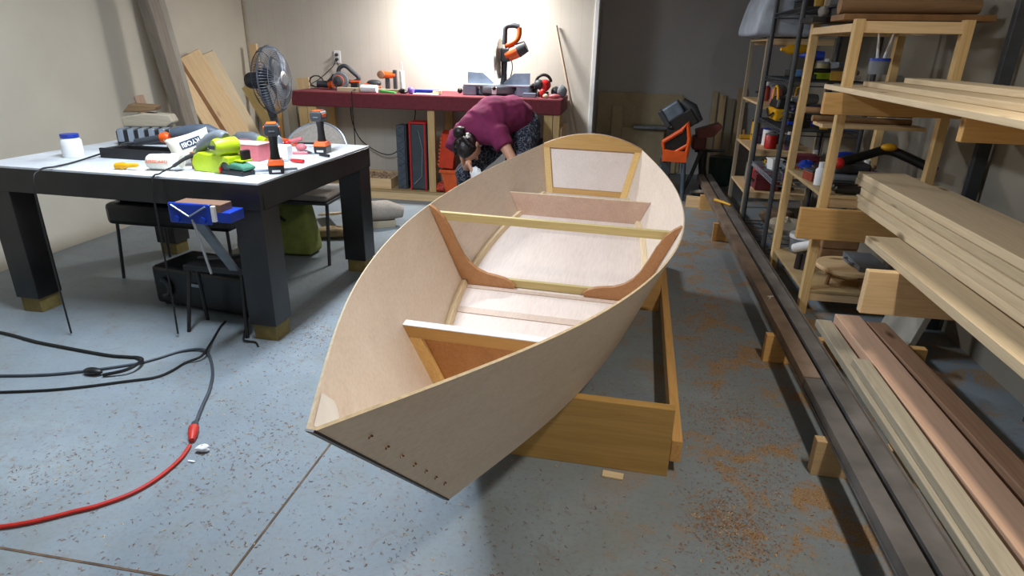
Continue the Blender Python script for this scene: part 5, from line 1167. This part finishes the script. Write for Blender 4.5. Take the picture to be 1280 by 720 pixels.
# low pine shelf
t = s_can(1.21, 4.30, .16, .032, .22, white, 'white, red and blue tube lying on the low pine shelf', red, 'caulk_tube', 'tube'); t.rotation_euler = (math.radians(66), 0, math.radians(25)); t.location = (1.22, 4.36, .195)
o = MB().b2((-.012, 0, 0), (.012, 0, 0)) 
s_case(1.42, 4.22, .16, .22, .22, .18, brown_card, 'brown cardboard box on the low pine shelf', brown_card, name='cardboard_box', cat='box')
t = thing('round_container', 'grey round tub with white lid at the back of the low pine shelf', 'tub', (1.30, 4.52, .16)); t.location = (1.27, 4.40, .16)
MB().lathe([(.001, .0), (.075, .001), (.08, .05), (.085, .10)], n=24).build('tub', grey, t, smooth=60); MB().lathe([(.088, .10), (.09, .105), (.088, .125), (.001, .127)], n=24).build('lid', white, t, smooth=60)
for k in range(3):
    for gx, lab in ((1.16, 'dark grooved weight in the row on the low pine shelf by its edge'), (1.45, 'dark grooved weight in the row toward the wall on the low pine shelf')):
        o = MB().tube([(0, 0, 0), (0, .0, .10)], [.022, .018], 12).build('grooved_weight', plain('iron', srgb(70, 64, 62), .5, .4) if 'iron' not in MATS else MATS['iron'], smooth=True)
        o.location = (gx + .034 * k, 4.02 - .012 * k, .158); tag(o, ['leftmost ', 'middle ', 'rightmost '][k] + lab, 'weight', 'dark weights, ' + ('edge' if gx < 1.3 else 'wall') + ' row')
t = thing('round_stool', 'low round wooden stool lying on the low pine shelf', 'stool', (1.38, 3.82, .156))
MB().lathe([(.001, .085), (.17, .086), (.175, .095), (.17, .11), (.001, .112)], n=36).build('seat', pine, t, smooth=60)
for a_ in range(4): MB().tube([(.12 * math.cos(a_ * PI / 2 + .5), .12 * math.sin(a_ * PI / 2 + .5), .086), (.13 * math.cos(a_ * PI / 2 + .5), .13 * math.sin(a_ * PI / 2 + .5), 0)], .013, 8).build('leg', stick_wood, t, smooth=True)
s_case(1.48, 3.84, .27, .16, .3, .03, grey, 'flat grey board like case lying across the round stool', grey)
bpy.data.objects.remove(bpy.data.objects[0]) if False else None
# things on top of the pine unit and above
plank('dark_plank', (1.02, 4.30, 1.625), (1.80, 4.30, 1.625), .28, .03, MATS['matt_black'], label='dark board lying across the top of the pine shelf unit', cat='board')
plank('dark_plank', (1.08, 3.90, 1.625), (1.80, 3.90, 1.625), .24, .03, mdf, label='brown board lying across the top of the pine unit toward the camera', cat='board')
s_case(1.42, 4.32, 1.642, .5, .24, .11, black, 'long black case on top of the pine shelf unit', dgrey)
tag(MB().tube([(-.38, 0, 0), (.3, 0, 0)], [.042, .036], 14).build('log', stick_wood, smooth=60), 'round brown log lying on top boards of the pine unit', 'log').location = (1.46, 3.90, 1.684)
s_lump(1.14, 4.42, 1.642, (.035, .03, .035), fabric, 'small grey knob at the end of the black case on the pine unit', 'cap', 'cap', 60)
for k, (z, l) in enumerate(((.955, 'upper brown dowel sticking out beyond the pine post'), (.915, 'lower brown dowel sticking out beyond the pine post'))):
    tag(MB().cyl((1.03 + .03 * k, 4.00 - .06 * k, z + .18), (1.60, 3.98, z + .17), .018, n=12).build('dowel', stick_wood, smooth=True), l, 'dowel')
MB_ = MB(); plank('shelf_slat', (1.10, 3.96, 1.06), (1.64, 3.96, 1.06), .20, .02, pine, label='pine slat fixed across the pine unit under the dowels', cat='board')
s_lump(1.40, 4.25, .72 + .0, (.05, .05, .04), green, 'lime green lump at the back of the pine middle shelf', 'green_bag', 'bag', 61)
t = thing('glue_bottle', 'clear tub with blue lid holding white nozzles on the upper lumber', 'tub', (1.36, 3.96, 1.34))
MB().lathe([(.001, 0), (.05, .001), (.052, .07)], n=20).build('tub', grey, t, smooth=60); MB().lathe([(.054, .07), (.054, .085), (.001, .086)], n=20).build('lid', blue, t, smooth=60)
for dx in (-.015, .02): MB().tube([(dx, 0, .085), (dx * 2.2, .01, .22)], [.009, .004], 8).build('nozzle', white, t, smooth=True)

# ------------------------------------------------------------------ lumber rack and its stacks
rack = thing('lumber_rack', 'lumber rack of plank arms on dark steel uprights loaded with pale boards', 'rack')
def arm(x0, y, z0, z1, m, label, x1=1.845):
    return plank('arm', (x0, y, (z0 + z1) / 2), (x1, y, (z0 + z1) / 2), .04, z1 - z0, m, rack, bevel=.003)
arm(.99, 3.575, .48, .652, fir, 'golden plank arm of the lumber rack crossing the near pine post at knee height')
arm(1.0, 3.575, 1.15, 1.258, fir, 'golden plank arm of the lumber rack crossing the near pine post at chest height')
arm(1.02, 2.60, .445, .629, pine, 'thick pale plank arm of the lumber rack at the right edge, nearest the camera')
arm(1.22, 2.60, 1.15, 1.258, fir, 'upper plank arm of the lumber rack nearest the camera')
for y, l in ((3.53, 'dark steel upright at the wall behind the knee high arm'), (2.555, 'dark steel upright at the wall nearest the camera')):
    MB().b2((-.03, -.02, 0), (.03, .02, 2.1)).build('upright', dgrey, rack, bevel=.003).location = (1.80, y + .042, 0)
rnd = random.Random(12)
def stack(rows, z0, y_far, y_near, label, th=.036):
    z = z0
    for i, row in enumerate(rows):
        for j, (x, w, m, df) in enumerate(row):
            yf = y_far + df; pos = ['bottom', 'second', 'third', 'fourth', 'top'][min(i, 4)]
            plank('stacked_board', (x, yf, z + th / 2), (x + rnd.uniform(-.012, .012), y_near + rnd.uniform(-.15, .1), z + th / 2), w, th - .001, m, label=label % (pos, ['wall-most', 'middle', 'outer'][j] if len(row) == 3 else ['inner', 'outer'][j] if len(row) == 2 else 'single'), cat='board', bevel=.003)
        z += th
stack([[(1.68, .14, pine, 0), (1.52, .14, pale_pine, .05), (1.37, .14, pale_pine, .10)],
       [(1.66, .14, pale_pine, .1), (1.51, .14, pale_pine, 0), (1.36, .14, pale_pine, .12)],
       [(1.68, .14, pine, 0), (1.53, .14, pine, .1), (1.375, .14, pale_pine, .03)],
       [(1.60, .18, pale_pine, .0), (1.40, .18, pale_pine, .08)],
       [(1.43, .24, pale_pine, -.08)]], .653, 3.85, 1.3, 'pale board in the knee high stack on the rack, %s layer, %s board')
stack([[(1.66, .16, pale_pine, -.2), (1.45, .20, pale_pine, .0), (1.19, .22, pale_pine, .15)],
       [(1.62, .18, pale_pine, .1), (1.33, .20, pale_pine, 0)],
       [(1.45, .16, pale_pine, -.15)]], 1.259, 3.75, 1.4, 'pale board in the chest high stack on the rack, %s layer, %s board', .026)
plank('stacked_board', (1.205, 3.0, .648), (1.19, 1.2, .648), .14, .036, pale_pine, label='pale board lying alone on the nearest rack arm left of the tall stack', cat='board')

# ------------------------------------------------------------------ steel beams on blocks, boards beside them
for y, l in ((2.07, 'pine cross block under the steel beams nearest the camera'), (2.97, 'golden cross block under the steel beams below the low boards'), (5.1, 'cross block under the steel beams by the wire rack'), (6.15, 'cross block at the far end of the steel beams')):
    plank('cross_block', (.775, y, .0725), (1.50 if y < 4 else 1.02, y - .01, .0725), .042, .145, pine if y < 2.5 else fir, label=l, cat='block')
def chan(name, x0, x1, y0, y1, m, label, h=.055, z=.146):
    t = .009; b = MB(); w = x1 - x0
    for lo, hi in (((-w / 2, y0, 0), (w / 2, y1, t)), ((-w / 2, y0, h - t), (w / 2, y1, h)), ((-w / 2 + .004, y0, t), (-w / 2 + .004 + t, y1, h - t)), ((w / 2 - .004 - t, y0, t), (w / 2 - .004, y1, h - t))): b.b2(lo, hi)
    o = b.build(name, m, bevel=.0015); o.location = ((x0 + x1) / 2, 0, z); return tag(o, label, 'steel beam')
chan('steel_beam', .812, .880, 2.44, 6.95, rust, 'rusty steel beam on the blocks, outermost toward the boat')
chan('steel_beam', .812, .880, .75, 2.43, steel, 'grey steel beam nearest the camera, butted to the rusty beam')
chan('steel_beam', .900, .962, .75, 7.0, steel, 'long dark steel channel just behind the rusty beam')
chan('steel_angle', .972, .992, .75, 6.0, steel, 'thin steel bar along the shelf side of the beams', .035)
def low(x0, y0, x1, y1, w, th, z, m, l): plank('low_board', (x0, y0, z + th / 2), (x1, y1, z + th / 2), w, th, m, label=l, cat='board', bevel=.004)
low(1.075, 3.12, 1.05, .9, .075, .038, .146, grey_wood, 'grey weathered board on the floor blocks nearest the steel beams')
low(1.195, 3.16, 1.20, .9, .12, .060, .146, pink_wood, 'thick pinkish beam among the low boards')
low(1.325, 3.13, 1.38, .9, .09, .045, .146, wood('brown_fir', srgb(170, 134, 108), srgb(130, 96, 72)), 'brown board at the wall side of the low boards')
low(1.085, 2.62, 1.06, .9, .065, .036, .185, grey_wood, 'short grey board lying on top of the weathered board')
plank('worn_board', (1.50, 3.3, .015), (1.66, 3.32, .62), .35, .03, whitewash, up=(1, 0, 0), label='pale worn panel standing on edge behind the low boards', cat='board')
# small things on the beams
tag(MB().tube([(0, 0, .012), (.06, -.09, .012), (.11, -.17, .011)], [.014, .012, .008], 8).build('knife', yellow, smooth=True), 'yellow utility knife lying on the far part of the steel beams', 'knife').location = (.84, 5.65, .201)
tag(MB().tube(smoothpath([(0, 0, .004), (.012, .01, .01), (.0, .03, .006), (.03, .035, .008)], 4), .0028, 6).build('wood_curl', canvas, smooth=True), 'small white curled shaving on top of the rusty beam', 'shaving').location = (.84, 3.30, .201)
for k, (x, y) in enumerate(((1.03, 5.02), (1.055, 4.86))):
    tag(MB().b2((-.012, -.42, 0), (.012, .42, .02)).build('wood_strip', pink_wood, bevel=.002), ['pinkish strip lying on the floor beside the steel beams by the wire rack', 'second pinkish strip lying against the foot of the wire rack'][k], 'strip').location = (x, y, 0)

# ------------------------------------------------------------------ cords and litter on the floor
cord('extension_cord', [(-3.0, 1.0, .0075), (-2.3, 1.12, .0075), (-1.85, 1.24, .0075), (-1.655, 1.359, .0075), (-1.603, 1.401, .0075), (-1.557, 1.454, .0075), (-1.529, 1.514, .0075), (-1.515, 1.588, .0075), (-1.515, 1.669, .0075), (-1.533, 1.745, .008)], .0075, red_rubber, 'red extension cord on the floor at the lower left', 10)
t = thing('plug_connector', 'red cord connector joined to a grey plug on the floor', 'connector', (-1.560, 1.80, 0), math.radians(30))
MB().tube([(0, -.035, .012), (0, .0, .016), (0, .045, .017)], [.010, .018, .020], 12).build('red_socket', red_rubber, t, smooth=True)
MB().tube([(0, .046, .017), (0, .08, .014), (.0, .10, .010)], [.017, .014, .008], 12).build('grey_plug', dgrey, t, smooth=True)
gc = plain('grey_cord_rubber', srgb(66, 72, 82), .5)
cord('floor_cable', [(-1.609, 1.886, .008), (-1.665, 2.011, .007), (-1.711, 2.121, .007), (-1.784, 2.251, .007), (-1.877, 2.375, .008), (-1.942, 2.438, .016), (-2.005, 2.46, .012), (-2.082, 2.425, .007), (-2.143, 2.334, .007), (-2.226, 2.251, .007), (-2.5, 2.10, .007), (-2.9, 2.0, .007)], .007, gc, 'grey power cord looping on the floor from the red connector toward the table', 8)
cord('floor_cable', [(-2.08, 2.80, .006), (-2.059, 2.718, .006), (-2.009, 2.589, .006), (-1.962, 2.487, .020), (-1.93, 2.415, .028), (-1.934, 2.371, .018), (-1.98, 2.328, .006), (-1.99, 2.246, .006), (-2.021, 2.178, .006), (-2.117, 2.121, .006), (-2.4, 1.98, .006), (-2.9, 1.84, .006)], .006, rubber, 'black cord from under the table crossing the grey cord on the floor', 8)
cord('floor_cable', [(-4.0, 2.2, .008), (-3.3, 2.42, .008), (-2.8, 2.36, .008), (-2.415, 2.318, .008), (-2.285, 2.321, .008), (-2.235, 2.323, .010), (-2.174, 2.286, .024), (-2.155, 2.226, .030), (-2.18, 2.18, .022), (-2.26, 2.14, .010)], .008, rubber, 'thick black cord end bent back at the left edge of the floor', 8)
s_lump(-2.32, 2.15, 0, (.05, .022, .018), black, 'black plug block on the floor at the left edge', 'plug_block', 'plug', 70, .1)
cord('floor_cable', [(-1.96, 2.82, .006), (-1.88, 2.66, .006), (-1.84, 2.60, .010), (-1.78, 2.60, .006), (-1.74, 2.56, .006)], .005, rubber, 'short black cord end curling at the foot of the near table leg', 8)
s_lump(-1.47, 1.735, 0, (.028, .020, .012), paper, 'small crumpled white scrap beside the red connector', 'paper_scrap', 'scrap', 71, .4)
tag(MB().box((0, 0, .003), (.028, .007, .004)).build('paper_strip', paper), 'tiny white strip on the floor below the crumpled scrap', 'scrap').location = (-1.47, 1.665, 0)
s_lump(-.10, 2.62, 0, (.045, .025, .012), epoxy, 'pale curled scrap on the floor inside the timber frame', 'wood_scrap', 'scrap', 72, .4)
tag(MB().box((0, 0, .004), (.075, .035, .005), Euler((0, 0, -.1))).build('wood_chip', pale_pine), 'flat pale chip at the foot of the wide end plank', 'chip').location = (.06, 1.895, 0)
def shavings(name, spots, n, size, mats, label, seed):
    rnd = random.Random(seed); b = MB()
    for i in range(n):
        cx_, cy_, r_, wgt = rnd.choices(spots, [s[3] for s in spots])[0]
        x, y = rnd.gauss(cx_, r_), rnd.gauss(cy_, r_ * 1.1)
        if x > .80 and y < 7: x = .80 - (x - .80)
        L_ = rnd.uniform(*size); w = L_ * rnd.uniform(.08, .24); a = rnd.uniform(0, PI); c, s = math.cos(a), math.sin(a); z0 = .0008; zz = rnd.uniform(.2, .5) * w + .001
        P = [(-L_ / 2, -w / 2, z0), (0, -w / 2, zz), (L_ / 2, -w / 2, z0 + .001), (-L_ / 2, w / 2, z0), (0, w / 2, zz + .001), (L_ / 2, w / 2, z0)]
        k = rnd.uniform(-.7, .7) * L_
        P = [(px_, py_ + k * (1 - (px_ / (L_ / 2)) ** 2), pz) for px_, py_, pz in P]
        b.cur = rnd.choices(range(len(mats)), [.5, .3, .2][:len(mats)])[0]
        b.add([(x + px_ * c - py_ * s, y + px_ * s + py_ * c, pz) for px_, py_, pz in P], [(0, 1, 4, 3), (1, 2, 5, 4)])
    b.open = True
    o = b.build(name, mats); return tag(o, label, 'wood shavings', kind='stuff')
sm = [plain('shaving_brown', srgb(184, 132, 82), .9), plain('shaving_dark', srgb(132, 96, 66), .9), plain('shaving_pale', srgb(214, 186, 146), .9)]
R5 = [(.55 + .12 * math.sin(k * 1.7), 1.0 + .23 * k, .07 + .03 * (k % 3), 1) for k in range(13)] + [(.62, 2.35, .12, 3), (.55, 2.0, .10, 2), (.48, 1.7, .08, 3), (.62, 3.0, .12, 2), (.6, 3.5, .15, 2), (.40, 1.75, .06, 2), (.62, 1.30, .05, 2), (.58, 4.2, .2, 1.5), (.7, 5, .15, 1)]
shavings('aisle_shavings', R5, 9000, (.003, .012), sm, 'brown wood shavings scattered along the aisle right of the boat', 3)
L5 = [(-1.5, 1.5, .5, 3), (-.9, 1.3, .45, 4), (-1.4, 2.1, .35, 2), (-.3, 1.4, .3, 1.5), (-1.55, 2.75, .12, 1.5), (-1.5, 3.3, .3, 2), (-1.7, 4.5, .4, 1), (-1.3, 1.8, .12, .8), (-1.9, 1.5, .1, .8), (.05, 2.5, .15, .4), (.1, 1.2, .3, 1)]
shavings('left_shavings', L5, 5600, (.003, .014), [plain('shaving_red', srgb(142, 106, 92), .9), sm[1], sm[2]], 'sparse brown shavings scattered over the blue grey floor left of the boat', 5)
